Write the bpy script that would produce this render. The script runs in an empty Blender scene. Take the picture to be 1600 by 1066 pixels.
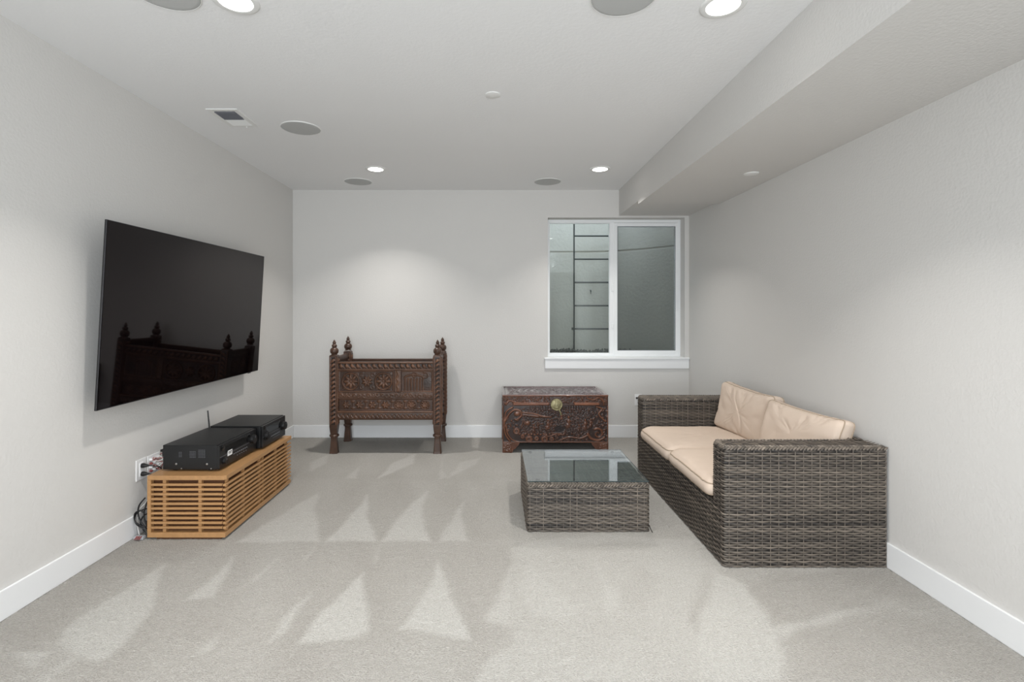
import bpy, bmesh, math, random
import numpy as np
from mathutils import Vector, Matrix, noise as mnoise
random.seed(7)
PI = math.pi
C = bpy.context.scene.collection
SC = bpy.context.scene

# ------------------------------------------------------------------ camera, world, light, exposure
FPX = 785.0
CAMH = 1.40
cam_data = bpy.data.cameras.new('camera')
cam = bpy.data.objects.new('camera', cam_data); C.objects.link(cam)
cam.location = (0, 0, CAMH); cam.rotation_euler = (PI/2, 0, 0)
cam_data.sensor_width = 36.0; cam_data.lens = 36.0*FPX/1600
cam_data.shift_x = 27/1600; cam_data.shift_y = -47/1600
cam_data.clip_start = 0.02
SC.camera = cam

SC.view_settings.view_transform = 'Standard'
SC.view_settings.look = 'None'
SC.view_settings.gamma = 1.0
SC.view_settings.use_curve_mapping = False
SC.view_settings.exposure = 0.30

world = bpy.data.worlds.new('world'); SC.world = world
world.use_nodes = True
bgn = world.node_tree.nodes['Background']
bgn.inputs[0].default_value = (0.74, 0.86, 1.0, 1); bgn.inputs[1].default_value = 3.9   # even overcast sky over the window well

CEIL = 2.74
LAMP_W = 11.0
DOWNLIGHTS = [(-1.12, 2.17), (1.00, 2.20), (-1.123, 4.74), (0.994, 4.74)]
REAR_FILL_LIGHTS = [(-1.12, -0.40), (1.00, -0.40)]  # unseen downlights added behind the camera as fill
def lamp(name, loc, size, watts, col, spread=PI, rot=(0,0,0), shape='DISK', size_y=None):
    l = bpy.data.lights.new(name, 'AREA'); l.shape = shape; l.size = size
    if size_y: l.size_y = size_y
    l.energy = watts; l.color = col; l.spread = spread
    o = bpy.data.objects.new(name, l); C.objects.link(o); o.location = loc; o.rotation_euler = rot
    return o
WARM = (1.0, 0.965, 0.92)
for i, (x, y) in enumerate(DOWNLIGHTS):
    lamp('downlight_lamp', (x, y, CEIL-0.012), 0.12, LAMP_W*(0.76 if i > 1 else 1.0), WARM, math.radians(98 if i == 1 else 106))
for x, y in REAR_FILL_LIGHTS:
    lamp('downlight_lamp', (x, y, CEIL-0.012), 0.12, LAMP_W, (0.97, 0.98, 1.0), math.radians(150))  # added fill lamps, out of view
# added fill panel before the closed rear wall, tinted cool like daylight
lamp('rear_daylight', (0.0, -2.05, 1.45), 2.7, 128.0, (0.89, 0.95, 1.0), PI, (PI/2, 0, 0), 'RECTANGLE', 2.2)

# ------------------------------------------------------------------ colour + material helpers
def lin(c):
    c = c/255.0
    return c/12.92 if c <= 0.04045 else ((c+0.055)/1.055)**2.4
def rgb(r, g, b): return (lin(r), lin(g), lin(b), 1)

def mat(name, col, rough=0.5, metal=0.0, bump=None, var=None, spec=0.5, coat=0.0, attr=None, coords='Object'):
    """bump=(scale, strength, dist)  var=(scale3, amount)  attr=(name, col2)"""
    m = bpy.data.materials.new(name); m.use_nodes = True
    nt = m.node_tree; b = nt.nodes['Principled BSDF']
    b.inputs['Roughness'].default_value = rough; b.inputs['Metallic'].default_value = metal
    b.inputs['Specular IOR Level'].default_value = spec; b.inputs['Coat Weight'].default_value = coat
    b.inputs['Coat Roughness'].default_value = 0.08
    b.inputs['Base Color'].default_value = col
    tc = nt.nodes.new('ShaderNodeTexCoord')
    out = None
    if attr:
        a = nt.nodes.new('ShaderNodeAttribute'); a.attribute_name = attr[0]
        mx = nt.nodes.new('ShaderNodeMix'); mx.data_type = 'RGBA'
        nt.links.new(a.outputs['Fac'], mx.inputs[0])
        mx.inputs[6].default_value = col; mx.inputs[7].default_value = attr[1]
        out = mx.outputs[2]
    if var:
        mp = nt.nodes.new('ShaderNodeMapping'); mp.inputs['Scale'].default_value = var[0]
        nt.links.new(tc.outputs[coords], mp.inputs['Vector'])
        n = nt.nodes.new('ShaderNodeTexNoise'); n.inputs['Scale'].default_value = 1.0; n.inputs['Detail'].default_value = 6
        nt.links.new(mp.outputs[0], n.inputs['Vector'])
        r = nt.nodes.new('ShaderNodeMapRange'); r.inputs[1].default_value = 0.25; r.inputs[2].default_value = 0.75
        r.inputs[3].default_value = 1-var[1]; r.inputs[4].default_value = 1+var[1]
        nt.links.new(n.outputs['Fac'], r.inputs[0])
        vm = nt.nodes.new('ShaderNodeVectorMath'); vm.operation = 'SCALE'
        if out: nt.links.new(out, vm.inputs[0])
        else: vm.inputs[0].default_value = col[:3]
        nt.links.new(r.outputs[0], vm.inputs['Scale'])
        out = vm.outputs[0]
    if out: nt.links.new(out, b.inputs['Base Color'])
    if bump:
        n = nt.nodes.new('ShaderNodeTexNoise'); n.inputs['Scale'].default_value = bump[0]; n.inputs['Detail'].default_value = 3
        nt.links.new(tc.outputs[coords], n.inputs['Vector'])
        bp = nt.nodes.new('ShaderNodeBump'); bp.inputs['Strength'].default_value = bump[1]; bp.inputs['Distance'].default_value = bump[2]
        nt.links.new(n.outputs['Fac'], bp.inputs['Height']); nt.links.new(bp.outputs[0], b.inputs['Normal'])
    return m

def emis(name, col, s):
    m = bpy.data.materials.new(name); m.use_nodes = True
    nt = m.node_tree; nt.nodes.clear()
    e = nt.nodes.new('ShaderNodeEmission'); e.inputs[0].default_value = col; e.inputs[1].default_value = s
    o = nt.nodes.new('ShaderNodeOutputMaterial'); nt.links.new(e.outputs[0], o.inputs[0])
    return m

def thin_glass(name, tint, ior=1.5, darken=0.0, dark=(0.05,0.06,0.06,1)):
    m = bpy.data.materials.new(name); m.use_nodes = True
    nt = m.node_tree; nt.nodes.clear()
    t = nt.nodes.new('ShaderNodeBsdfTransparent'); t.inputs[0].default_value = tint
    g = nt.nodes.new('ShaderNodeBsdfGlossy'); g.inputs['Roughness'].default_value = 0.0; g.inputs['Color'].default_value = (0.95, 0.98, 1.0, 1)
    # Schlick reflectance, the same from both sides of the sheet
    f0 = ((ior-1)/(ior+1))**2
    ge = nt.nodes.new('ShaderNodeNewGeometry'); dp = nt.nodes.new('ShaderNodeVectorMath'); dp.operation = 'DOT_PRODUCT'
    nt.links.new(ge.outputs['Incoming'], dp.inputs[0]); nt.links.new(ge.outputs['Normal'], dp.inputs[1])
    def mth(op, a, bb):
        n = nt.nodes.new('ShaderNodeMath'); n.operation = op
        for i, q in enumerate((a, bb)):
            if q is None: continue
            if isinstance(q, (int, float)): n.inputs[i].default_value = q
            else: nt.links.new(q, n.inputs[i])
        return n.outputs[0]
    c = mth('ABSOLUTE', dp.outputs['Value'], None)
    f = mth('ADD', mth('MULTIPLY', mth('POWER', mth('SUBTRACT', 1.0, c), 5.0), 1-f0), f0)
    mx = nt.nodes.new('ShaderNodeMixShader'); o = nt.nodes.new('ShaderNodeOutputMaterial')
    nt.links.new(f, mx.inputs[0]); nt.links.new(t.outputs[0], mx.inputs[1]); nt.links.new(g.outputs[0], mx.inputs[2])
    nt.links.new(mx.outputs[0], o.inputs[0])
    return m

M = {}
M['wall'] = mat('wall_paint', rgb(214, 212, 209), 0.92, bump=(75, 0.35, 0.004), spec=0.2)
M['ceiling'] = mat('ceiling_paint', rgb(238, 238, 238), 0.95, bump=(60, 0.3, 0.004), spec=0.15)
M['trim'] = mat('white_trim_paint', rgb(238, 239, 240), 0.4)
M['vinyl'] = mat('white_vinyl', rgb(240, 242, 243), 0.35)
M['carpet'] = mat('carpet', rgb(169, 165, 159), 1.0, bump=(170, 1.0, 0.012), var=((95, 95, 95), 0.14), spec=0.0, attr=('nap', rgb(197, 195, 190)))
M['plate'] = mat('white_plastic', rgb(240, 240, 240), 0.35)
M['grille'] = mat('speaker_grille_cloth', rgb(186, 187, 186), 0.8, bump=(900, 0.4, 0.001))
M['lamp_trim'] = mat('downlight_trim', rgb(232, 232, 230), 0.5)
M['diffuser'] = emis('lamp_diffuser', (1.0, 0.97, 0.92, 1), 6.0)
M['dark_void'] = mat('dark_duct', rgb(140, 141, 152), 0.9)
M['concrete'] = mat('well_concrete', rgb(192, 184, 176), 0.9, bump=(30, 0.5, 0.01), var=((1.6, 1.6, 0.9), 0.13))
M['gravel'] = mat('gravel', rgb(88, 86, 82), 0.95, bump=(60, 1, 0.02), var=((30, 30, 30), 0.4))
M['ladder'] = mat('ladder_steel', rgb(52, 54, 54), 0.6, metal=0.3)
M['glass'] = thin_glass('window_glass', (0.86, 0.90, 0.88, 1))
M['tglass'] = thin_glass('table_glass', (0.92, 0.96, 0.97, 1), 2.2)
M['tv_screen'] = mat('tv_glass', (0.0016, 0.0010, 0.0014, 1), 0.03, spec=0.28)
M['tv_screen'].node_tree.nodes['Principled BSDF'].inputs['Specular Tint'].default_value = (1.0, 0.86, 0.88, 1)
M['tv_metal'] = mat('tv_edge_metal', rgb(70, 70, 72), 0.35, metal=0.9)
M['black'] = mat('black_plastic', rgb(14, 14, 16), 0.45)
M['blacksteel'] = mat('black_painted_steel', rgb(16, 17, 19), 0.42, bump=(500, 0.2, 0.0006))
M['faceplate'] = mat('black_faceplate', rgb(15, 15, 17), 0.3)
M['gloss'] = mat('gloss_black', rgb(9, 9, 11), 0.08)
M['grey'] = mat('grey_plastic', rgb(105, 106, 112), 0.4)
M['steel'] = mat('screw_steel', rgb(190, 190, 190), 0.3, metal=1)
M['oak'] = mat('honey_oak', rgb(174, 132, 88), 0.42, var=((4, 4, 60), 0.10))
M['oak_x'] = mat('honey_oak_across', rgb(174, 132, 88), 0.42, var=((3, 40, 40), 0.12))
M['oak_y'] = mat('honey_oak_along', rgb(174, 132, 88), 0.42, var=((40, 3, 40), 0.12))
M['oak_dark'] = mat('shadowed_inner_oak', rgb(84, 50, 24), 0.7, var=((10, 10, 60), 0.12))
M['cradle'] = mat('cradle_wood', rgb(44, 30, 24), 0.40, var=((9, 9, 9), 0.42), attr=('tone', rgb(116, 80, 58)))
M['cradle_plain'] = mat('cradle_turned_wood', rgb(74, 52, 40), 0.38, var=((14, 14, 14), 0.4))
M['chest_foot'] = mat('chest_foot_wood', rgb(96, 60, 44), 0.38, var=((20, 20, 20), 0.35))
M['cradle_lo'] = mat('cradle_wood_dark', rgb(30, 22, 19), 0.42, var=((9, 9, 9), 0.42), attr=('tone', rgb(124, 84, 60)))
M['chest'] = mat('camphor_wood', rgb(36, 25, 24), 0.34, var=((7, 7, 7), 0.32), attr=('tone', rgb(140, 88, 62)), coat=0.2)
M['chest_top'] = mat('camphor_wood_polished', rgb(52, 44, 48), 0.22, var=((7, 7, 7), 0.3), attr=('tone', rgb(128, 106, 106)), coat=1.0)  # polished lid; reflected wall sheen also put into the cooler, lighter colour
M['brass'] = mat('aged_brass', rgb(150, 142, 108), 0.42, metal=0.6, var=((60, 60, 60), 0.3), bump=(140, 0.5, 0.002))
M['wicker'] = mat('wicker_strand', rgb(42, 38, 36), 0.5, attr=('tone', rgb(146, 134, 121)), var=((5, 5, 9), 0.14))
M['wicker_core'] = mat('wicker_backing', rgb(36, 32, 29), 0.8)
M['fabric'] = mat('beige_fabric', rgb(214, 196, 180), 0.95, bump=(650, 0.35, 0.0012), var=((3, 3, 3), 0.04), spec=0.1)
M['piping'] = mat('piping_fabric', rgb(172, 154, 134), 0.95)
M['cable_k'] = mat('black_cable', rgb(16, 16, 18), 0.5)
M['cable_w'] = mat('white_cable', rgb(220, 218, 214), 0.5)
M['grey_soft'] = mat('milky_plastic', rgb(170, 172, 176), 0.3)
M['red'] = mat('red_plastic', rgb(150, 84, 82), 0.4)

def screen_mesh_mat():
    m = bpy.data.materials.new('insect_screen'); m.use_nodes = True
    nt = m.node_tree; nt.nodes.clear()
    t = nt.nodes.new('ShaderNodeBsdfTransparent'); t.inputs[0].default_value = (1, 1, 1, 1)
    d = nt.nodes.new('ShaderNodeBsdfDiffuse'); d.inputs[0].default_value = rgb(58, 62, 62)
    mx = nt.nodes.new('ShaderNodeMixShader'); mx.inputs[0].default_value = 0.42
    o = nt.nodes.new('ShaderNodeOutputMaterial')
    nt.links.new(t.outputs[0], mx.inputs[1]); nt.links.new(d.outputs[0], mx.inputs[2]); nt.links.new(mx.outputs[0], o.inputs[0])
    return m
M['screen'] = screen_mesh_mat()

# ------------------------------------------------------------------ object helpers
def rootloc(o):
    v = Vector((0, 0, 0))
    while o: v = v + o.location; o = o.parent
    return v
def link(name, me, m, parent=None):
    if m and not me.materials: me.materials.append(M[m] if isinstance(m, str) else m)
    o = bpy.data.objects.new(name, me); C.objects.link(o)
    if parent:
        o.parent = parent
        me.transform(Matrix.Translation(-rootloc(parent)))
    return o
def obj(name, bm, m, parent=None, smooth=None):
    me = bpy.data.meshes.new(name)
    bmesh.ops.recalc_face_normals(bm, faces=bm.faces[:])
    if smooth:
        for f in bm.faces: f.smooth = True
        for e in bm.edges:
            if len(e.link_faces) == 2 and e.calc_face_angle(0) > math.radians(smooth): e.smooth = False
    bm.to_mesh(me); bm.free()
    return link(name, me, m, parent)
def thing(name, label, cat, loc=(0,0,0), group=None):
    o = bpy.data.objects.new(name, None); C.objects.link(o); o.location = loc
    o.empty_display_size = 0.1
    o['label'] = label; o['category'] = cat
    if group: o['group'] = group
    return o
def tag(o, label, cat, group=None):
    o['label'] = label; o['category'] = cat
    if group: o['group'] = group
    return o
def struct(name, bm, m, parent=None, smooth=None):
    o = obj(name, bm, m, parent, smooth)
    if parent is None: o['kind'] = 'structure'
    return o
def dup(root, loc, label, group=None):
    r = root.copy(); C.objects.link(r); r.location = loc; r['label'] = label
    if group: r['group'] = group
    for ch in list(root.children):
        c = ch.copy(); C.objects.link(c); c.parent = r
        for g in ch.children:
            d = g.copy(); C.objects.link(d); d.parent = c
    return r
def BM(): return bmesh.new()
def bx(bm, x0, x1, y0, y1, z0, z1, bev=0.0, seg=2):
    r = bmesh.ops.create_cube(bm, size=1)
    vs = r['verts']
    for v in vs:
        v.co = Vector(((x0+x1)/2+v.co.x*(x1-x0), (y0+y1)/2+v.co.y*(y1-y0), (z0+z1)/2+v.co.z*(z1-z0)))
    if bev > 0:
        es = list({e for v in vs for e in v.link_edges})
        bmesh.ops.bevel(bm, geom=es, offset=bev, segments=seg, profile=0.5, affect='EDGES')
    return bm
def box(*a, **k): return bx(BM(), *a, **k)
def lathe(bm, prof, cx, cy, cz=0, n=24, axis='Z', ribs=0, ribamp=0.0, mn=None):
    """prof: list of (r, h)"""
    rings = []
    for (r, h) in prof:
        ring = []
        for k in range(n):
            a = 2*PI*k/n
            rr = r*(1+ribamp*math.cos(ribs*a)) if ribs else r
            if axis == 'Z': p = (cx+rr*math.cos(a), cy+rr*math.sin(a), cz+h)
            elif axis == 'X': p = (cx+h, cy+rr*math.cos(a), cz+rr*math.sin(a))
            else: p = (cx+rr*math.cos(a), cy+h, cz+rr*math.sin(a))
            ring.append(bm.verts.new(p))
        rings.append(ring)
    for a, b in zip(rings, rings[1:]):
        for k in range(n): bm.faces.new((a[k], a[(k+1) % n], b[(k+1) % n], b[k]))
    bm.faces.new(rings[0][::-1]); bm.faces.new(rings[-1])
    return bm
def catmull(pts, n=8, closed=False):
    P = [Vector(p) for p in pts]; out = []
    L = len(P)
    rng = L if closed else L-1
    for i in range(rng):
        p0 = P[(i-1) % L] if closed or i > 0 else P[0]
        p1 = P[i]; p2 = P[(i+1) % L]
        p3 = P[(i+2) % L] if closed or i+2 < L else P[-1]
        for k in range(n):
            t = k/n
            out.append(0.5*((2*p1)+(-p0+p2)*t+(2*p0-5*p1+4*p2-p3)*t*t+(-p0+3*p1-3*p2+p3)*t**3))
    if not closed: out.append(P[-1])
    return out
def tube(bm, pts, r, sides=6, closed=False, radii=None):
    P = [Vector(p) for p in pts]; n = len(P); rings = []
    up = Vector((0, 0, 1)); prev = None
    for i in range(n):
        if closed: d = P[(i+1) % n]-P[(i-1) % n]
        else: d = P[min(i+1, n-1)]-P[max(i-1, 0)]
        d.normalize()
        if prev is None:
            a = up if abs(d.z) < 0.9 else Vector((1, 0, 0))
            u = d.cross(a).normalized()
        else:
            u = (prev-d*prev.dot(d)).normalized()
        prev = u; v = d.cross(u)
        rr = radii[i] if radii else r
        rings.append([bm.verts.new(P[i]+u*math.cos(2*PI*k/sides)*rr+v*math.sin(2*PI*k/sides)*rr) for k in range(sides)])
    R = n if closed else n-1
    for i in range(R):
        a = rings[i]; b = rings[(i+1) % n]
        for k in range(sides): bm.faces.new((a[k], a[(k+1) % sides], b[(k+1) % sides], b[k]))
    if not closed:
        bm.faces.new(rings[0][::-1]); bm.faces.new(rings[-1])
    return bm
def pydata(name, V, F, m, parent=None, tone=None, attr='tone', smooth=True):
    me = bpy.data.meshes.new(name)
    V = np.asarray(V, dtype=np.float32); F = np.asarray(F, dtype=np.int32)
    k = F.shape[1]
    me.vertices.add(len(V)); me.vertices.foreach_set('co', V.ravel())
    me.loops.add(F.size); me.loops.foreach_set('vertex_index', F.ravel())
    me.polygons.add(len(F)); me.polygons.foreach_set('loop_start', np.arange(0, F.size, k, dtype=np.int32))
    me.polygons.foreach_set('loop_total', np.full(len(F), k, dtype=np.int32))
    me.update(calc_edges=True); me.validate()
    if smooth: me.polygons.foreach_set('use_smooth', np.ones(len(F), dtype=bool))
    if tone is not None:
        a = me.attributes.new(attr, 'FLOAT', 'POINT'); a.data.foreach_set('value', np.asarray(tone, dtype=np.float32))
    return link(name, me, m, parent)

# ------------------------------------------------------------------ ROOM SHELL
XL, XR, YB, YR = -2.235, 2.15, 5.56, -2.2
T = 0.12
# carpet: fine grid, attribute nap = which way the vacuum laid the pile
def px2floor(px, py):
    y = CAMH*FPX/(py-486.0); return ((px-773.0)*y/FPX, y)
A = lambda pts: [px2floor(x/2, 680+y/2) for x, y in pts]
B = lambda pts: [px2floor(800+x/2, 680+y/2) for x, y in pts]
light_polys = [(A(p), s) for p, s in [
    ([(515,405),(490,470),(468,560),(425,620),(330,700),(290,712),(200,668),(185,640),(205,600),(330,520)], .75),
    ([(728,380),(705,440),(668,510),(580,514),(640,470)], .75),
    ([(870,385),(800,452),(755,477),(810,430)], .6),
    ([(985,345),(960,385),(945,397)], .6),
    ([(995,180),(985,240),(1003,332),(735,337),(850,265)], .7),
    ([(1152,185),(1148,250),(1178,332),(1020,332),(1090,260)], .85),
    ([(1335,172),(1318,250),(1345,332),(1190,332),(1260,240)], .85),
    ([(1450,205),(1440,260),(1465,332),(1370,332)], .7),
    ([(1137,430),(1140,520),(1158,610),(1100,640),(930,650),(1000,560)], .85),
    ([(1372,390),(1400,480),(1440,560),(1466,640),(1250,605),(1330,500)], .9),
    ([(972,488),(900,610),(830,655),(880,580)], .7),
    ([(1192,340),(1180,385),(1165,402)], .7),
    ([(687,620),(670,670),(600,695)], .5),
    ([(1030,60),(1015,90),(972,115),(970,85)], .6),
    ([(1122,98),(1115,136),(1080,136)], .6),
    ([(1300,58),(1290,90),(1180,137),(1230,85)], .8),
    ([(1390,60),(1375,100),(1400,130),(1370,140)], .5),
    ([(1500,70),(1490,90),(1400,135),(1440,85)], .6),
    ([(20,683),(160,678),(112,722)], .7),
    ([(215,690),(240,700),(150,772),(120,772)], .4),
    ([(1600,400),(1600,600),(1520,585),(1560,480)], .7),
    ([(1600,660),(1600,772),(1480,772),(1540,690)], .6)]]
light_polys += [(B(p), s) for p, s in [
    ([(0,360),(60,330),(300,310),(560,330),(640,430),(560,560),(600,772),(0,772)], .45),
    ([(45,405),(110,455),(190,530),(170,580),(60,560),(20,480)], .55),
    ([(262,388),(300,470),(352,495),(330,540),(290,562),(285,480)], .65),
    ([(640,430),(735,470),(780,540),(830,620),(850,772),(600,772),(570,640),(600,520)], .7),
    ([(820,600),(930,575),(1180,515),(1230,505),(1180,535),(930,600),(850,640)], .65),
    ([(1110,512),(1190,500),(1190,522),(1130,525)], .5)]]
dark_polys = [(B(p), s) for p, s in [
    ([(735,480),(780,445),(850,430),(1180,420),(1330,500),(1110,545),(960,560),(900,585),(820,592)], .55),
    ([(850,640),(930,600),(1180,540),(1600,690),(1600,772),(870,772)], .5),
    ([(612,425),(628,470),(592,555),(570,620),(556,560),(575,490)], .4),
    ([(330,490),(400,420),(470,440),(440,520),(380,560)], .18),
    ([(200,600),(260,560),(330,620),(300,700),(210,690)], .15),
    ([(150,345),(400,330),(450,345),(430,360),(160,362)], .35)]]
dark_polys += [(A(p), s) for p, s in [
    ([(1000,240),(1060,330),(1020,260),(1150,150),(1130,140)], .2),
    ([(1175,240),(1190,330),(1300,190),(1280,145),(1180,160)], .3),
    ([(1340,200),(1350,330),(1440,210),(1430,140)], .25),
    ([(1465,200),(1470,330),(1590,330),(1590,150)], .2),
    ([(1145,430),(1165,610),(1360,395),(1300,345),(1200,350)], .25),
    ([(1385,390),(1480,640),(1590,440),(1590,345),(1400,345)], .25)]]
# evenly spaced wedges further left/right and behind the camera follow the same vacuum pattern
def poly_mask(px, py, poly, soft):
    P = np.array(poly); n = len(P)
    inside = np.zeros(px.shape, bool); d2 = np.full(px.shape, 1e9)
    for i in range(n):
        x1, y1 = P[i]; x2, y2 = P[(i+1) % n]
        cond = ((y1 > py) != (y2 > py)) & (px < (x2-x1)*(py-y1)/((y2-y1) if abs(y2-y1) > 1e-9 else 1e-9)+x1)
        inside ^= cond
        dx, dy = x2-x1, y2-y1; L = dx*dx+dy*dy+1e-12
        t = np.clip(((px-x1)*dx+(py-y1)*dy)/L, 0, 1)
        d2 = np.minimum(d2, (px-x1-t*dx)**2+(py-y1-t*dy)**2)
    d = np.sqrt(d2)*np.where(inside, 1, -1)
    return np.clip(d/soft*0.5+0.5, 0, 1)
def floor_mesh():
    xs = np.linspace(XL, XR, 380)
    ys = np.concatenate([np.linspace(YR, 1.4, 12, endpoint=False), np.arange(1.4, 3.4, 0.0115), np.linspace(3.4, YB, 170)])
    X, Y = np.meshgrid(xs, ys)
    wx = 0.006*np.sin(Y*17+X*7)+0.003*np.sin(Y*57-X*31); wy = 0.006*np.sin(X*19+Y*5)
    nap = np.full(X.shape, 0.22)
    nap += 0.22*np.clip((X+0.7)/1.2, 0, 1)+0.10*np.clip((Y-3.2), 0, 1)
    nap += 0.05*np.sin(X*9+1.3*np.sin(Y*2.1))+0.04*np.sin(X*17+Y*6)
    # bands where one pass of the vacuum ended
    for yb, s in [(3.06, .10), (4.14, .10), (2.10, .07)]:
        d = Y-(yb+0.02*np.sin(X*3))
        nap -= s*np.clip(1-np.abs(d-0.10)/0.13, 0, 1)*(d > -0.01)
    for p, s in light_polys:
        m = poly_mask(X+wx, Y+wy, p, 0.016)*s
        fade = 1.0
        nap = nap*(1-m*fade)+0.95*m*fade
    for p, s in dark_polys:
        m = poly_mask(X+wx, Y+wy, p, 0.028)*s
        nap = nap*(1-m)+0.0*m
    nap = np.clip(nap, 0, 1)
    rs = np.random.RandomState(3)
    nap = np.clip(nap+rs.normal(0, 0.035, nap.shape), 0, 1)
    Z = rs.normal(0, 0.0012, X.shape)
    V = np.stack([X, Y, Z], -1).reshape(-1, 3)
    h, w = X.shape
    idx = np.arange(h*w).reshape(h, w)
    F = np.stack([idx[:-1, :-1], idx[:-1, 1:], idx[1:, 1:], idx[1:, :-1]], -1).reshape(-1, 4)
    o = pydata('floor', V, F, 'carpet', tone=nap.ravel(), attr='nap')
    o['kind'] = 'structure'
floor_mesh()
struct('ceiling', box(XL-T, XR+T, YR-T, YB+.25, CEIL, CEIL+T), 'ceiling')
struct('wall_left', box(XL-T, XL, YR-T, YB+.25, -0.05, CEIL), 'wall')
struct('wall_right', box(XR, XR+T, YR-T, YB+.25, -0.05, CEIL), 'wall')
struct('wall_rear', box(XL, XR, YR-T, YR, -0.05, CEIL), 'wall')
WX0, WX1, WZ0, WZ1 = 0.588, 2.102, 0.876, 2.433
YO = YB+0.25
b = BM()
bx(b, XL, WX0, YB, YO, -0.05, CEIL); bx(b, WX1, XR, YB, YO, -0.05, CEIL)
bx(b, WX0, WX1, YB, YO, -0.05, WZ0-0.012); bx(b, WX0, WX1, YB, YO, WZ1, CEIL)
struct('wall_back', b, 'wall')
# soffit along the right wall, lower for most of its length
SX = 1.374
struct('ceiling_soffit', box(SX, XR, YR, 4.815, 2.424, CEIL), 'wall')
struct('ceiling_soffit', box(SX+0.001, XR, 4.815, YB, 2.455, CEIL), 'wall')
# baseboards (eased top edge)
def board(name, x0, x1, y0, y1):
    struct(name, box(x0, x1, y0, y1, 0, 0.137, bev=0.004), 'trim')
board('baseboard_left', XL, XL+0.014, YR, YB)
board('baseboard_right', XR-0.014, XR, YR, YB)
board('baseboard_back', XL+0.014, XR-0.014, YB-0.014, YB)
board('baseboard_rear', XL+0.014, XR-0.014, YR, YR+0.014)

# ------------------------------------------------------------------ WINDOW
YF = 5.69
def frame_bm(x0, x1, z0, z1, y0, y1, w, wb=None, bev=0.003):
    wb = wb or w
    b = BM()
    bx(b, x0, x0+w, y0, y1, z0, z1, bev); bx(b, x1-w, x1, y0, y1, z0, z1, bev)
    bx(b, x0+w, x1-w, y0, y1, z1-w, z1, bev); bx(b, x0+w, x1-w, y0, y1, z0, z0+wb, bev)
    return b
win = struct('window_1', frame_bm(WX0, WX1, WZ0, WZ1, YF, YF+0.075, 0.032, 0.040), 'vinyl')
obj('outer_stop', frame_bm(WX0+0.0005, WX1-0.0005, WZ0+0.0005, WZ1-0.0005, YF-0.006, YF+0.001, 0.014, 0.018, 0.002), 'vinyl', win)
# fixed left light, sliding right sash in front
MX0, MX1 = 1.305, 1.352
obj('meeting_rail', box(MX0, MX1, YF+0.004, YF+0.05, WZ0+0.03, WZ1-0.03, bev=0.003), 'vinyl', win)
lf = obj('fixed_light', frame_bm(0.612, MX0+0.01, 0.905, 2.408, YF+0.02, YF+0.055, 0.014, 0.018, 0.002), 'vinyl', win)
obj('pane', box(0.622, MX0+0.004, YF+0.036, YF+0.040, 0.915, 2.398), 'glass', lf)
sa = obj('sash', frame_bm(MX1-0.004, 2.086, 0.910, 2.398, YF-0.002, YF+0.03, 0.044, 0.046, 0.003), 'vinyl', win)
obj('pane', box(MX1+0.034, 2.046, YF+0.012, YF+0.016, 0.950, 2.358), 'glass', sa)
obj('glazing_bead', frame_bm(MX1+0.036, 2.046, 0.952, 2.358, YF-0.003, YF+0.006, 0.006, 0.006, 0.001), 'grey', sa)
obj('sash_handle', box(2.052, 2.066, YF-0.016, YF-0.002, 1.40, 1.58, bev=0.004), 'vinyl', sa)
obj('latch', box(MX1-0.03, MX1-0.008, YF-0.012, YF+0.004, 1.62, 1.70, bev=0.003), 'vinyl', win)
obj('latch', box(MX1-0.03, MX1-0.008, YF-0.012, YF+0.004, 1.20, 1.26, bev=0.003), 'vinyl', win)
b = BM()
bmesh.ops.create_grid(b, x_segments=1, y_segments=1, size=0.5, matrix=Matrix.Translation(((MX1+2.09)/2, YF+0.066, (0.91+2.40)/2)) @ Matrix.Rotation(PI/2, 4, 'X') @ Matrix.Diagonal((2.09-MX1, 1.49, 1, 1)))
obj('insect_screen', b, 'screen', win)
b = BM()
bx(b, 0.548, XR-0.002, YB-0.028, YF+0.02, WZ0-0.012, WZ0+0.010, bev=0.005)
sill = struct('trim_1', b, 'trim')
obj('apron', box(0.556, XR-0.004, YB-0.017, YB, WZ0-0.112, WZ0-0.012, bev=0.003), 'trim', sill)

# ------------------------------------------------------------------ WINDOW WELL outside
wellpts = [(-0.02, YO), (-0.02, 6.05), (0.06, 6.38), (0.26, 6.58), (0.55, 6.66), (1.0, 6.68), (1.45, 6.63), (1.85, 6.40), (2.2, 6.02), (2.45, YO)]
wp = catmull([(x, y, 0) for x, y in wellpts], 6)
b = BM()
zs = [0.80, 1.5, 2.165, 2.172, 2.190, 2.197, 2.8, 3.35]
off = [0, 0, 0, 0.016, 0.016, 0, 0, 0]
rows = []
for z, o_ in zip(zs, off):
    rows.append([b.verts.new((p.x, p.y+o_, z)) for p in wp])
for r0, r1 in zip(rows, rows[1:]):
    for k in range(len(wp)-1): b.faces.new((r0[k], r0[k+1], r1[k+1], r1[k]))
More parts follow.
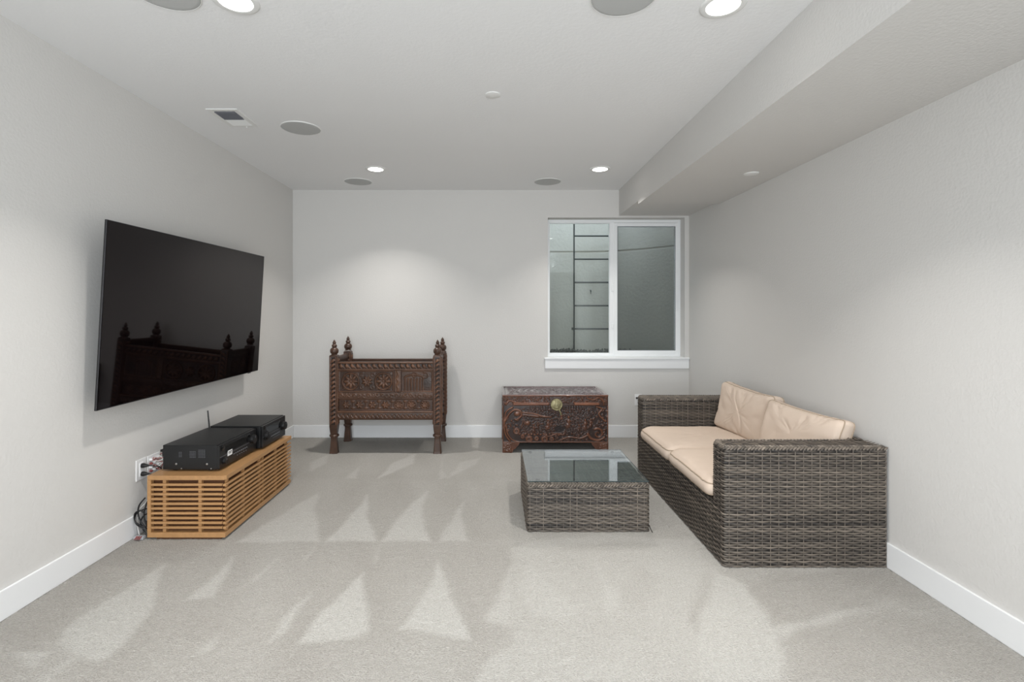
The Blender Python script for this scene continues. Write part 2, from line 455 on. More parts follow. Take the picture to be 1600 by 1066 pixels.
# outer skin so the liner has thickness
ro = [[b.verts.new((p.x+(0.08 if p.x > 1.2 else -0.08)*(abs(p.x-1.2)/1.2), p.y+0.14, z)) for p in wp] for z in (0.80, 3.35)]
for k in range(len(wp)-1):
    b.faces.new((ro[0][k+1], ro[0][k], ro[1][k], ro[1][k+1]))
    b.faces.new((rows[-1][k], rows[-1][k+1], ro[1][k+1], ro[1][k]))
well = tag(obj('window_well', b, 'concrete', smooth=35), 'grey concrete window well wall curving outside the window behind the glass', 'window well')
b = BM()
vc = [b.verts.new((p.x, p.y+0.02, 0.868+0.012*mnoise.noise(p*6))) for p in wp]
b.faces.new(vc)
lo = [b.verts.new((p.x, p.y+0.02, 0.80)) for p in wp]; b.faces.new(lo[::-1])
for k in range(len(wp)-1): b.faces.new((vc[k], vc[k+1], lo[k+1], lo[k]))
g = tag(obj('gravel_bed', b, 'gravel'), 'strip of dark gravel at the bottom of the window well', 'gravel'); g['kind'] = 'stuff'
b = BM()
rr = random.Random(5)
for k in range(260):
    x = rr.uniform(0.3, 1.9); y = rr.uniform(6.25, 6.55); s = rr.uniform(0.008, 0.022)*(1.4 if rr.random() < .15 else 1)
    bmesh.ops.create_icosphere(b, subdivisions=1, radius=s, matrix=Matrix.Translation((x, y, 0.875+s*0.2+0.012*math.sin(x*9)+0.01)) @ Matrix.Rotation(rr.uniform(0, 3), 4, 'Y') @ Matrix.Diagonal((1.3, 1, .65, 1)))
obj('pebble', b, 'gravel', g)['kind'] = 'stuff'
lad = thing('escape_ladder', 'dark steel escape ladder fixed to the concrete window well', 'ladder', (1.2, 6.49, 0.87))
LX0, LX1 = 1.025, 1.52
for x in (LX0, LX1): obj('rail', box(x-0.008, x+0.008, 6.475, 6.505, 0.87, 3.1, bev=0.002), 'ladder', lad)
z = 1.40-(514-486)*6.49/FPX
k = 0
while z < 3.0:
    obj('rung', tube(BM(), [(LX0, 6.49, z), (LX1, 6.49, z)], 0.010, 8), 'ladder', lad, smooth=50); z += 0.3
for z in (1.15, 2.75):
    for x in (LX0, LX1): obj('wall_bracket', box(x-0.006, x+0.006, 6.50, 6.66 if x < 1.3 else 6.625, z, z+0.03), 'ladder', lad)
b = BM(); tube(b, [(1.27, 6.640, 1.66), (1.27, 6.66, 1.672)], 0.009, 8); tube(b, [(1.27, 6.650, 1.66), (1.273, 6.652, 1.625)], 0.005, 6)
tag(obj('form_tie', b, 'ladder'), 'small rusty form tie stub in the concrete between the ladder rungs', 'tie')

# ------------------------------------------------------------------ CEILING FITTINGS
def downlight(x, y, label):
    t = thing('recessed_downlight', label, 'ceiling light', (x, y, CEIL), 'round recessed downlights')
    b = BM()
    prof = [(0.070, -0.001), (0.071, -0.006), (0.088, -0.008), (0.096, -0.004), (0.098, 0.0005)]
    n = 40; rings = []
    for r, h in prof: rings.append([b.verts.new((x+r*math.cos(2*PI*k/n), y+r*math.sin(2*PI*k/n), CEIL+h)) for k in range(n)])
    for a_, c_ in zip(rings, rings[1:]):
        for k in range(n): b.faces.new((a_[k], a_[(k+1) % n], c_[(k+1) % n], c_[k]))
    obj('trim_ring', b, 'lamp_trim', t, smooth=40)
    b = BM(); lathe(b, [(0.070, -0.0005), (0.0705, -0.004), (0.060, -0.0055), (0.02, -0.006)], x, y, CEIL, n=40)
    obj('diffuser', b, 'diffuser', t, smooth=40)
    return t
dl = downlight(*DOWNLIGHTS[0], 'large lit downlight cut by the top edge at left, nearest above the television')
dup(dl, (*DOWNLIGHTS[1], CEIL), 'large lit downlight at the top edge beside the near end of the soffit')
dup(dl, (*DOWNLIGHTS[2], CEIL), 'small lit downlight near the back wall on the cradle side')
dup(dl, (*DOWNLIGHTS[3], CEIL), 'small lit downlight near the back wall above the window side')
for i, (x, y) in enumerate(REAR_FILL_LIGHTS):
    dup(dl, (x, y, CEIL), ['lit downlight behind the viewer on the television side', 'lit downlight behind the viewer on the sofa side'][i])
def speaker(x, y, label):
    t = thing('ceiling_speaker', label, 'speaker', (x, y, CEIL), 'round grey ceiling speakers')
    b = BM(); lathe(b, [(0.136, 0.0005), (0.136, -0.003), (0.130, -0.006), (0.120, -0.0065), (0.03, -0.0068)], x, y, CEIL, n=48)
    obj('grille', b, 'grille', t, smooth=40)
    b = BM(); n = 48
    prof = [(0.136, -0.002), (0.137, -0.0055), (0.140, -0.004), (0.141, 0.0005)]
    rings = [[b.verts.new((x+r*math.cos(2*PI*k/n), y+r*math.sin(2*PI*k/n), CEIL+h)) for k in range(n)] for r, h in prof]
    for a_, c_ in zip(rings, rings[1:]):
        for k in range(n): b.faces.new((a_[k], a_[(k+1) % n], c_[(k+1) % n], c_[k]))
    obj('rim', b, 'lamp_trim', t, smooth=40)
    return t
sp = speaker(-1.385, 2.10, 'grey round ceiling speaker cut by the top edge beside the left downlight')
dup(sp, (0.55, 2.14, CEIL), 'grey round ceiling speaker cut by the top edge beside the right downlight')
dup(sp, (-1.42, 3.68, CEIL), 'round ceiling speaker beside the air vent')
dup(sp, (-1.413, 5.20, CEIL), 'round ceiling speaker near the back wall above the cradle')
dup(sp, (0.547, 5.20, CEIL), 'round ceiling speaker near the back wall above the window')
t = thing('ceiling_cover_plate', 'small white round cover plate in the middle of the ceiling', 'cover plate', (-0.012, 3.112, CEIL))
b = BM(); lathe(b, [(0.047, 0.0005), (0.047, -0.004), (0.043, -0.006), (0.01, -0.0065)], -0.012, 3.112, CEIL, n=32); obj('cover', b, 'lamp_trim', t, smooth=35)
t = thing('soffit_cover_plate', 'small white round cover plate under the soffit above the sofa', 'cover plate', (1.91, 3.74, 2.424))
b = BM(); lathe(b, [(0.052, 0.0005), (0.052, -0.004), (0.047, -0.0075), (0.01, -0.008)], 1.91, 3.74, 2.424, n=32); obj('cover', b, 'lamp_trim', t, smooth=35)
# air vent: white frame, two banks of louvers leaning opposite ways
t = thing('ceiling_air_vent', 'white rectangular ceiling air vent with two banks of louvers', 'air vent', (-1.81, 3.48, CEIL))
vx0, vx1, vy0, vy1 = -1.915, -1.705, 3.323, 3.64
b = BM()
for (a0, a1, c0, c1) in [(vx0, vx0+.035, vy0, vy1), (vx1-.035, vx1, vy0, vy1), (vx0+.035, vx1-.035, vy0, vy0+.035), (vx0+.035, vx1-.035, vy1-.035, vy1)]:
    bx(b, a0, a1, c0, c1, CEIL-0.007, CEIL-0.0002, bev=0.002)
bx(b, vx0+.035, vx1-.035, 3.478, 3.488, CEIL-0.007, CEIL-0.0002)
obj('frame', b, 'lamp_trim', t)
obj('duct', box(vx0+.036, vx1-.036, vy0+.036, vy1-.036, CEIL-0.0012, CEIL-0.0002), 'dark_void', t)
b0 = None
for k in range(10):
    yy = vy0+0.045+k*0.0135; lean = 1
    b = BM(); bx(b, vx0+.036, vx1-.036, yy-0.0008, yy+0.0008, CEIL-0.0115, CEIL-0.0012)
    for v in b.verts: v.co.y -= (v.co.z-(CEIL-.006))*0.3*lean
    obj('louver', b, 'grey', t)  # near bank of the white vent: its shade is put into grey louvers
for k in range(9):
    yy = 3.500+k*0.0125
    b = BM(); bx(b, vx0+.036, vx1-.036, yy-0.0008, yy+0.0008, CEIL-0.0105, CEIL-0.0012)
    for v in b.verts: v.co.y -= (v.co.z-(CEIL-.006))*1.25
    obj('louver', b, 'lamp_trim', t)
obj('lever', box(-1.795, -1.787, 3.628, 3.640, CEIL-0.016, CEIL-0.006), 'lamp_trim', t)

# ------------------------------------------------------------------ TELEVISION
tv = thing('television', 'large black flat screen television mounted on the left wall, tilted down', 'television', (-2.10, 3.585, 1.36))
TY0, TY1 = 2.672, 4.498
def tvbox(a, c, y0, y1, z0, z1, bev=0.0):
    return box(-2.10+a, -2.10+c, y0, y1, z0, z1, bev=bev)
TZ0, TZ1 = 0.866, 1.889
tvp = []
tvp.append(obj('bezel', tvbox(-0.004, 0.008, TY0, TY1, TZ0, TZ1, 0.0015), 'tv_metal', tv))
tvp.append(obj('screen', tvbox(0.006, 0.0092, TY0+.004, TY1-.004, TZ0+.006, TZ1-.004), 'tv_screen', tv))
tvp.append(obj('rear_housing', tvbox(-0.045, -0.003, TY0+.25, TY1-.25, TZ0+.02, TZ0+.50, 0.012), 'black', tv))
tvp.append(obj('sensor', tvbox(-0.002, 0.007, TY1-.17, TY1-.13, TZ0-.006, TZ0+.001, 0.001), 'black', tv))
tv.rotation_euler = (0, math.radians(3.2), 0)
mt = obj('wall_mount', box(-2.235, -2.13, 3.35, 3.82, 1.16, 1.50, bev=0.004), 'black', tv)
mt.matrix_parent_inverse = Matrix.Rotation(math.radians(-3.2), 4, 'Y')

# ------------------------------------------------------------------ MEDIA CONSOLE
CX0, CX1, CY0, CY1, CH = -2.124, -1.643, 3.07, 4.06, 0.392
con = thing('media_console', 'low honey oak media console wrapped in horizontal slats', 'console', ((CX0+CX1)/2, (CY0+CY1)/2, 0))
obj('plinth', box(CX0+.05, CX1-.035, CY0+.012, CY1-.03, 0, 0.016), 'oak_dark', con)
obj('bottom_board', box(CX0, CX1-.005, CY0, CY1, 0.014, 0.044, bev=0.002), 'oak_y', con)
b = BM()
outline = [(CX0, CY0), (CX1-.012, CY0), (CX1, CY0+.012), (CX1, CY1), (CX0, CY1)]
lo = [b.verts.new((x, y, CH-.027)) for x, y in outline]; hi = [b.verts.new((x, y, CH)) for x, y in outline]
b.faces.new(lo[::-1]); b.faces.new(hi)
for k in range(5): b.faces.new((lo[k], lo[(k+1) % 5], hi[(k+1) % 5], hi[k]))
bmesh.ops.bevel(b, geom=b.edges[:], offset=0.0015, segments=1, affect='EDGES')
obj('top_board', b, 'oak_y', con)
obj('end_stile', box(CX0, CX0+.022, CY0, CY0+.03, 0.044, CH-.027, bev=0.001), 'oak', con)
obj('end_stile', box(CX0, CX0+.022, CY1-.03, CY1, 0.044, CH-.027, bev=0.001), 'oak', con)
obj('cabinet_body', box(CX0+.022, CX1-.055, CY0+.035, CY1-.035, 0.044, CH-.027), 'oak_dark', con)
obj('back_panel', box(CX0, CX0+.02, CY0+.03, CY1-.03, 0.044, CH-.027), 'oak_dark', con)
NS = 10; pitch = (CH-.027-.044)/(NS+1)
# shared slat meshes: end slats run across, front slats run along the long side
for k in range(NS):
    zc = 0.044+pitch*(k+1)
    obj('slat', box(CX0+.022, CX1-.024, CY0+.002, CY0+.018, zc-.0066, zc+.0066, bev=0.0012, seg=1), 'oak_x', con)
for k in range(NS):
    zc = 0.044+pitch*(k+1)-0.002
    obj('slat', box(CX1-.020, CX1-.002, CY0+.003, CY1-.003, zc-.0068, zc+.0068, bev=0.0012, seg=1), 'oak_y', con)
for k in range(NS):
    zc = 0.044+pitch*(k+1)
    obj('slat', box(CX0+.022, CX1-.048, CY1-.020, CY1-.002, zc-.0068, zc+.0068, bev=0.0012, seg=1), 'oak_x', con)
for xx in (CX0+.098, CX1-.165):
    obj('batten', box(xx-.010, xx+.010, CY0+.012, CY0+.035, 0.044, CH-.027), 'oak', con)
    obj('batten', box(xx-.010, xx+.010, CY1-.035, CY1-.012, 0.044, CH-.027), 'oak', con)
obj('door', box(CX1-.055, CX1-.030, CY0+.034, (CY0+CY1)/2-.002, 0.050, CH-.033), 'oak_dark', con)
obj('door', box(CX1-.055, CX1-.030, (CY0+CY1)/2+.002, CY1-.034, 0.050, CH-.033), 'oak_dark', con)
for yy in (CY0+.05, CY0+.25, (CY0+CY1)/2-.02, (CY0+CY1)/2+.03, CY1-.25, CY1-.06):
    obj('batten', box(CX1-.032, CX1-.014, yy-.008, yy+.008, 0.044, CH-.027), 'oak', con)

# ------------------------------------------------------------------ RECEIVERS
def receiver(label, x0, x1, y0, y1, z0, z1, kind):
    t = thing('audio_receiver', label, 'receiver', ((x0+x1)/2, (y0+y1)/2, z0))
    zb = z0+0.012
    obj('casing', box(x0, x1-.018, y0, y1, zb, z1, bev=0.002), 'blacksteel', t)
    obj('front_panel', box(x1-.020, x1, y0+.001, y1-.001, zb+.002, z1-.004, bev=0.002), 'faceplate', t)
    for fx in (x0+.06, x1-.075):
        for fy in (y0+.045, y1-.045):
            b = BM(); lathe(b, [(0.020, 0), (0.024, 0.004), (0.024, 0.0125)], fx, fy, z0, n=16); obj('foot', b, 'black', t, smooth=40)
    # side vents and screws on the near end
    vb = BM()
    if kind == 'a':
        for cx, cz, w, h in [(-.020, 0, .040, .052), (.038, .004, .046, .060), (-.098, 0, .022, .044)]:
            nx = max(2, int(w/.010))
            for i in range(nx):
                for j in range(int(h/.009)):
                    X = (x0+x1)/2+cx+.03+(i+.5)/nx*w-w/2; Z = (zb+z1)/2+.022+cz+(j+.5)*.009-h/2
                    bx(vb, X-.0036, X+.0036, y0-.0012, y0+.001, Z-.0012, Z+.0012)
        obj('side_vents', vb, 'grey', t)['kind'] = 'stuff'
        for xx in (x0+.085, x1-.078):
            b = BM(); lathe(b, [(0.0065, 0.0), (0.006, -0.002), (0.003, -0.003)], xx, y0, zb+.035, n=12, axis='Y'); obj('screw', b, 'steel', t)
        for xx in (x0+.118, x1-.052):
            b = BM(); lathe(b, [(0.0045, 0.0), (0.004, -0.0015), (0.002, -0.002)], xx, y0, zb+.006, n=12, axis='Y'); obj('screw', b, 'steel', t)
    else: vb.free()
    L = y1-y0
    def knob(yy, zz, r, d, name='knob'):
        b = BM(); lathe(b, [(r*1.25, 0), (r*1.25, .002), (r, .003), (r*.96, d-.002), (r*.85, d), (r*.3, d-.001)], x1, yy, zz, n=28, axis='X', ribs=14, ribamp=.012)
        obj(name, b, 'black', t, smooth=40)
        b = BM(); bx(b, x1+d-.0005, x1+d+.0008, yy-.0012, yy+.0012, zz+r*.3, zz+r*.8); obj('knob_mark', b, 'grey', t)
    obj('display_window', box(x1-.001, x1+.0015, y0+L*.14, y0+L*.74, zb+(z1-zb)*.55, zb+(z1-zb)*.86, bev=.0006, seg=1), 'gloss', t)
    obj('trim_line', box(x1-.001, x1+.001, y0+.005, y1-.005, zb+(z1-zb)*.47, zb+(z1-zb)*.485), 'grey', t)
    bb = BM()
    for i in range(8):
        yy = y0+L*(.36+.05*i); bx(bb, x1-.0005, x1+.0022, yy-.006, yy+.006, zb+.048, zb+.055, bev=.0008, seg=1)
    for i in range(5):
        yy = y0+L*(.45+.06*i); bx(bb, x1-.0005, x1+.002, yy-.004, yy+.004, zb+.030, zb+.034)
    obj('buttons', bb, 'grey', t)['kind'] = 'stuff'
    if kind == 'a':
        knob(y0+L*.86, (zb+z1)/2+.012, .031, .026); knob(y0+L*.115, zb+.040, .020, .018)
        b = BM(); lathe(b, [(.018, 0), (.018, .003), (.012, .006), (.004, .007)], x1, y0+L*.075, z1-.026, n=20, axis='X'); obj('power_button', b, 'gloss', t, smooth=40)
        obj('emblem_window', box(x1-.001, x1+.002, y0+L*.70, y0+L*.80, z1-.040, z1-.016, bev=.001, seg=1), 'gloss', t)
        lb = obj('sticker', box(x1-.0005, x1+.0022, y0+L*.20, y0+L*.31, zb+.058, zb+.092), 'plate', t)
        mb = BM(); yy = y0+L*.215; zz = zb+.066
        for (a0, a1, h0, h1) in [(0, .012, .013, .018), (.002, .010, .004, .010), (.015, .020, .008, .017), (.018, .031, .003, .007), (.024, .036, .012, .019)]:
            bx(mb, x1+.002, x1+.0028, yy+a0, yy+a1, zz+h0, zz+h1)
        obj('sticker_print', mb, 'black', lb)
        b = BM(); bx(b, x0-.022, x0+.001, y0+.006, y0+.05, z1-.045, z1-.030, bev=.003); bx(b, x0-.012, x0+.001, y0+.01, y0+.03, z1-.075, z1-.04, bev=.002)
        obj('rear_terminals', b, 'black', t)
    else:
        knob(y0+L*.88, (zb+z1)/2+.006, .031, .026); knob(y0+L*.16, (zb+z1)/2-.004, .029, .024)
        b = BM(); lathe(b, [(.014, 0), (.014, .003), (.010, .005), (.004, .006)], x1, y0+L*.08, z1-.022, n=20, axis='X'); obj('power_button', b, 'gloss', t, smooth=40)
    return t
ra = receiver('near black audio receiver with a white sticker on its front', -2.080, -1.722, 3.152, 3.625, CH, 0.557, 'a')
ra.rotation_euler = (0, 0, math.radians(-1.0))
rb = receiver('far black audio receiver at the back end of the console', -2.062, -1.683, 3.640, 4.038, CH, 0.565, 'b')
b = BM(); tube(b, [(-2.075, 3.655, .50), (-2.078, 3.655, .575), (-2.088, 3.655, .675)], .0055, 8, radii=[.006, .0055, .0045])
bx(b, -2.085, -2.060, 3.646, 3.664, .495, .512, bev=.002)
obj('antenna', b, 'black', rb, smooth=40)

# ------------------------------------------------------------------ WALL PLATES AND CABLES (left wall)
def plate_left(y0, y1, z0, z1, label, kind):
    t = thing('wall_plate', label, 'wall plate', (XL, (y0+y1)/2, (z0+z1)/2))
    obj('cover', box(XL, XL+.006, y0, y1, z0, z1, bev=.0025), 'plate', t)
    if kind == 'outlet':
        obj('socket_insert', box(XL+.004, XL+.009, (y0+y1)/2-.018, (y0+y1)/2+.018, z0+.022, z1-.022, bev=.002), 'plate', t)
    return t
p1 = plate_left(3.125, 3.215, .336, .466, 'white wall outlet plate with two black plugs, left of the near receiver', 'outlet')
for zz, lab in ((.424, 'upper black plug pushed into the outlet beside the console'), (.372, 'lower black plug pushed into the outlet beside the console')):
    t = thing('power_plug', lab, 'plug', (XL+.009, 3.17, zz))
    b = BM(); lathe(b, [(.014, 0), (.015, .010), (.012, .022), (.008, .034), (.0045, .046)], XL+.009, 3.17, zz, n=12, axis='X')
    obj('plug_body', b, 'black', t, smooth=45)
    end = (XL+.075, 3.20, CH-.04) if zz > .4 else (XL+.070, 3.22, .30)
    pts = catmull([(XL+.053, 3.17, zz), (XL+.085, 3.18, zz-.008), (XL+.10, 3.215, zz-.03), (XL+.09, 3.26, .30), (XL+.07, 3.27, .12)], 6)
    obj('cord', tube(BM(), pts, .0032, 6), 'cable_k', t, smooth=60)
p2 = plate_left(3.228, 3.345, .334, .464, 'white speaker terminal plate behind the near receiver', 'term')
pb = BM(); rbm = BM()
for i in range(3):
    for j in range(4):
        yy = 3.250+i*.032; zz = .365+j*.024
        lathe(pb if (i+j) % 2 else rbm, [(.008, 0), (.008, .012), (.005, .015)], XL+.006, yy, zz, n=10, axis='X')
obj('terminal_posts', pb, 'plate', p2)['kind'] = 'stuff'
o = obj('red_terminal_posts', rbm, 'red', p2); o['kind'] = 'stuff'
cb = BM(); rc = random.Random(2)
sw = thing('speaker_wires', 'tangle of white and pink speaker wires behind the near receiver', 'wires', (XL+.02, 3.28, .41))
wb = BM(); kb = BM()
for k in range(11):
    yy = 3.245+rc.random()*.08; zz = .37+rc.random()*.08
    pts = catmull([(XL+.020, yy, zz), (XL+.05+rc.random()*.03, yy-.03+rc.random()*.06, zz+rc.uniform(-.03, .03)), (XL+.09, 3.27+rc.random()*.05, .43+rc.uniform(-.02, .03)), (XL+.128, 3.24+rc.random()*.08, .45+rc.uniform(-.02, .02))], 6)
    tube(wb if k % 3 else kb, pts, .0026, 6)
obj('white_wires', wb, 'cable_w', sw, smooth=60); obj('red_wires', kb, 'red', sw, smooth=60)
# black cable loops hanging between console and wall
cl = BM()
L0 = [(-2.150, 3.060, .250), (-2.185, 3.058, .205), (-2.192, 3.058, .150), (-2.170, 3.055, .100), (-2.140, 3.062, .060), (-2.128, 3.10, .03)]
L1 = [(-2.145, 3.070, .180), (-2.190, 3.060, .165), (-2.213, 3.058, .130), (-2.200, 3.052, .095), (-2.165, 3.050, .070), (-2.138, 3.055, .055)]
L2 = [(-2.135, 3.058, .230), (-2.152, 3.055, .170), (-2.150, 3.055, .120), (-2.136, 3.057, .075)]
L3 = [(-2.148, 3.056, .155), (-2.175, 3.050, .175), (-2.208, 3.052, .155), (-2.205, 3.050, .110), (-2.170, 3.048, .085), (-2.140, 3.052, .075), (-2.140, 3.058, .110)]
L4 = [(-2.135, 3.068, .150), (-2.160, 3.066, .140), (-2.180, 3.062, .100), (-2.160, 3.060, .050), (-2.138, 3.062, .020)]
for l in (L0, L1, L2, L3, L4):
    tube(cl, catmull([(x, y+.03, z) for x, y, z in l], 8), .0042, 6)
tag(obj('cable_bundle', cl, 'cable_k', smooth=60), 'looped black cables hanging between the console and the wall', 'cables')
t = thing('white_cable', 'thin white cable running down the wall behind the console', 'cable', (-2.2, 3.10, .1))
obj('cord', tube(BM(), catmull([(-2.125, 3.125, .27), (-2.165, 3.115, .21), (-2.200, 3.11, .165), (-2.212, 3.11, .08), (-2.19, 3.10, .01)], 8), .003, 6), 'cable_w', t, smooth=60)
t = thing('floor_plug_strip', 'small clear plastic packet with red ends on the carpet beside the console', 'packet', (-2.18, 3.06, 0))
obj('packet', box(-2.205, -2.145, 3.062, 3.092, .002, .022, bev=.004), 'grey_soft', t)
rd = BM()
for k in range(3): tube(rd, [(-2.188+k*.013, 3.052, .010), (-2.170+k*.012, 3.050, .030)], .004, 6)
obj('connector', rd, 'red', t)
# outlet on back wall beside the sofa
t = thing('wall_outlet', 'white outlet plate on the back wall half hidden behind the sofa arm', 'wall plate', (1.585, YB, .42))
obj('cover', box(1.548, 1.624, YB-.006, YB, .355, .480, bev=.0025), 'plate', t)
obj('socket_insert', box(1.568, 1.604, YB-.009, YB-.004, .375, .460, bev=.002), 'plate', t)
for zz in (.440, .394):
    for dx in (-.006, .006): obj('slot', box(1.586+dx-.0012, 1.586+dx+.0012, YB-.0095, YB-.0085, zz-.005, zz+.005), 'black', t)
b = BM(); lathe(b, [(.010, 0), (.011, -.012), (.006, -.022)], 1.568, YB-.009, .438, n=10, axis='Y')
pl = tag(obj('black_plug', b, 'black'), 'small black plug in the back wall outlet beside the sofa', 'plug')

# ------------------------------------------------------------------ CARVED RELIEF
class Relief:
    def __init__(s, w, h, res):
        s.w, s.h = w, h
        s.nu = max(4, int(w/res)); s.nv = max(4, int(h/res))
        s.U, s.V = np.meshgrid(np.linspace(0, w, s.nu+1), np.linspace(0, h, s.nv+1))
        s.H = np.zeros(s.U.shape); s.T = np.full(s.U.shape, .1)
    def put(s, m, h, tone=None, mode='max'):
        m = np.clip(m, 0, 1)
        s.H = np.maximum(s.H, m*h) if mode == 'max' else s.H+m*h
        if tone is not None: s.T = s.T*(1-m)+tone*m
    def ell(s, cx, cy, rx, ry, h, tone=None, rot=0, mode='max', dome=True):
        u = s.U-cx; v = s.V-cy; c, n = math.cos(rot), math.sin(rot)
        a = (u*c+v*n)/rx; b = (-u*n+v*c)/ry
        d = a*a+b*b
        s.put(np.sqrt(np.clip(1-d, 0, 1)) if dome else np.clip((1-d)*6, 0, 1), h, tone, mode)
    def stroke(s, pts, wd, h, tone=None, taper=False, mode='max'):
        if 3 <= len(pts) <= 8 and mode != 'cut': pts = [(v.x, v.y) for v in catmull([(a, b_, 0) for a, b_ in pts], 5)]
        P = np.array(pts); n = len(P); best = np.zeros(s.U.shape)
        for i in range(n-1):
            (x1, y1), (x2, y2) = P[i], P[i+1]
            dx, dy = x2-x1, y2-y1; L = dx*dx+dy*dy+1e-12
            t = np.clip(((s.U-x1)*dx+(s.V-y1)*dy)/L, 0, 1)
            d = np.sqrt((s.U-x1-t*dx)**2+(s.V-y1-t*dy)**2)
            w_ = wd*(1-(i+t)/n*.75) if taper else wd
            best = np.maximum(best, np.clip(1-(d/w_)**2, 0, 1))
        s.put(best if mode != 'cut' else best, h if mode != 'cut' else 0, tone)
        if mode == 'cut': s.H = s.H-best*h
    def spiral(s, cx, cy, r, turns, a0, sgn, wd, h, tone):
        pts = []
        N = int(10*turns)+4
        for i in range(N):
            f = i/(N-1); a = a0+sgn*f*turns*2*PI; rr = r*(1-.85*f)
            pts.append((cx+rr*math.cos(a), cy+rr*math.sin(a)))
        s.stroke(pts, wd, h, tone, taper=True)
    def rosette(s, cx, cy, r, n, h, tone, ring=True, a0=0):
        if ring:
            d = np.hypot(s.U-cx, s.V-cy)
            s.put(np.clip(1-((d-r)/(.10*r))**2, 0, 1), h, tone)
        for k in range(n):
            a = a0+2*PI*k/n
            s.ell(cx+.52*r*math.cos(a), cy+.52*r*math.sin(a), .40*r, .40*r*math.sin(PI/n)*1.25, h, tone, a)
        s.ell(cx, cy, .14*r, .14*r, h*1.1, tone)
    def flower(s, cx, cy, r, h, tone):
        d = np.hypot(s.U-cx, s.V-cy); a = np.arctan2(s.V-cy, s.U-cx)
        edge = r*(1+.12*np.cos(9*a))
        s.put(np.clip((edge-d)/(.15*r), 0, 1)*.6, h, tone)
        s.put(np.clip(1-((d-.55*r)/(.13*r))**2, 0, 1), h, tone+.15)
        s.put(np.clip(1-((d-.9*r)/(.12*r))**2, 0, 1), h*.9, tone)
        s.H = np.where(d < .38*r, s.H*np.clip(d/(.38*r), .2, 1), s.H)
        s.T = np.where(d < .36*r, .12, s.T)
        s.ell(cx, cy, .17*r, .17*r, h*.9, tone)
    def mesh(s, name, org, ud, vd, nd, m, parent, base=0.004, rand=0.0):
        org, ud, vd, nd = map(np.array, (org, ud, vd, nd))
        rs = np.random.RandomState(int(s.w*1000)+int(s.h*977))
        Hh = s.H+base+rs.normal(0, rand, s.H.shape)
        P = org+s.U[..., None]*ud+s.V[..., None]*vd+Hh[..., None]*nd
        h, w = s.U.shape
        V = P.reshape(-1, 3); idx = np.arange(h*w).reshape(h, w)
        F = [np.stack([idx[:-1, :-1], idx[:-1, 1:], idx[1:, 1:], idx[1:, :-1]], -1).reshape(-1, 4)]
        # skirt down to the carrier
        loop = np.concatenate([idx[0, :], idx[1:, -1], idx[-1, -2::-1], idx[-2:0:-1, 0]])
        Pb = (org+s.U[..., None]*ud+s.V[..., None]*vd).reshape(-1, 3)[loop]
        n0 = len(V); k = len(loop); lb = n0+np.arange(k)
        nx = np.roll(np.arange(k), -1)
        F.append(np.stack([loop, lb, lb[nx], loop[nx]], -1))
        V = np.concatenate([V, Pb]); F = np.concatenate(F)
        T = np.concatenate([s.T.ravel(), s.T.ravel()[loop]])
        flip = np.dot(np.cross(ud, vd), nd) < 0
        if flip: F = F[:, ::-1]
        return pydata(name, V, F, m, parent, tone=np.clip(T, 0, 1))

def leafband(R, x0, x1, cy, hh, n, h, tone, vertical=False):
    """row of slanting leaves"""
    for k in range(n):
        c = x0+(k+.5)*(x1-x0)/n; w = (x1-x0)/n
        if vertical:
            R.ell(cy, c, hh*.95, w*.30, h, tone, rot=.75); R.stroke([(cy-hh*.8, c-w*.55), (cy+hh*.8, c+w*.05)], w*.07, h*1.1, tone+.2)
        else:
            R.ell(c, cy, w*.30, hh*.95, h, tone, rot=.75); R.stroke([(c-w*.1, cy+hh*.85), (c+w*.62, cy-hh*.85)], w*.07, h*1.1, tone+.2)

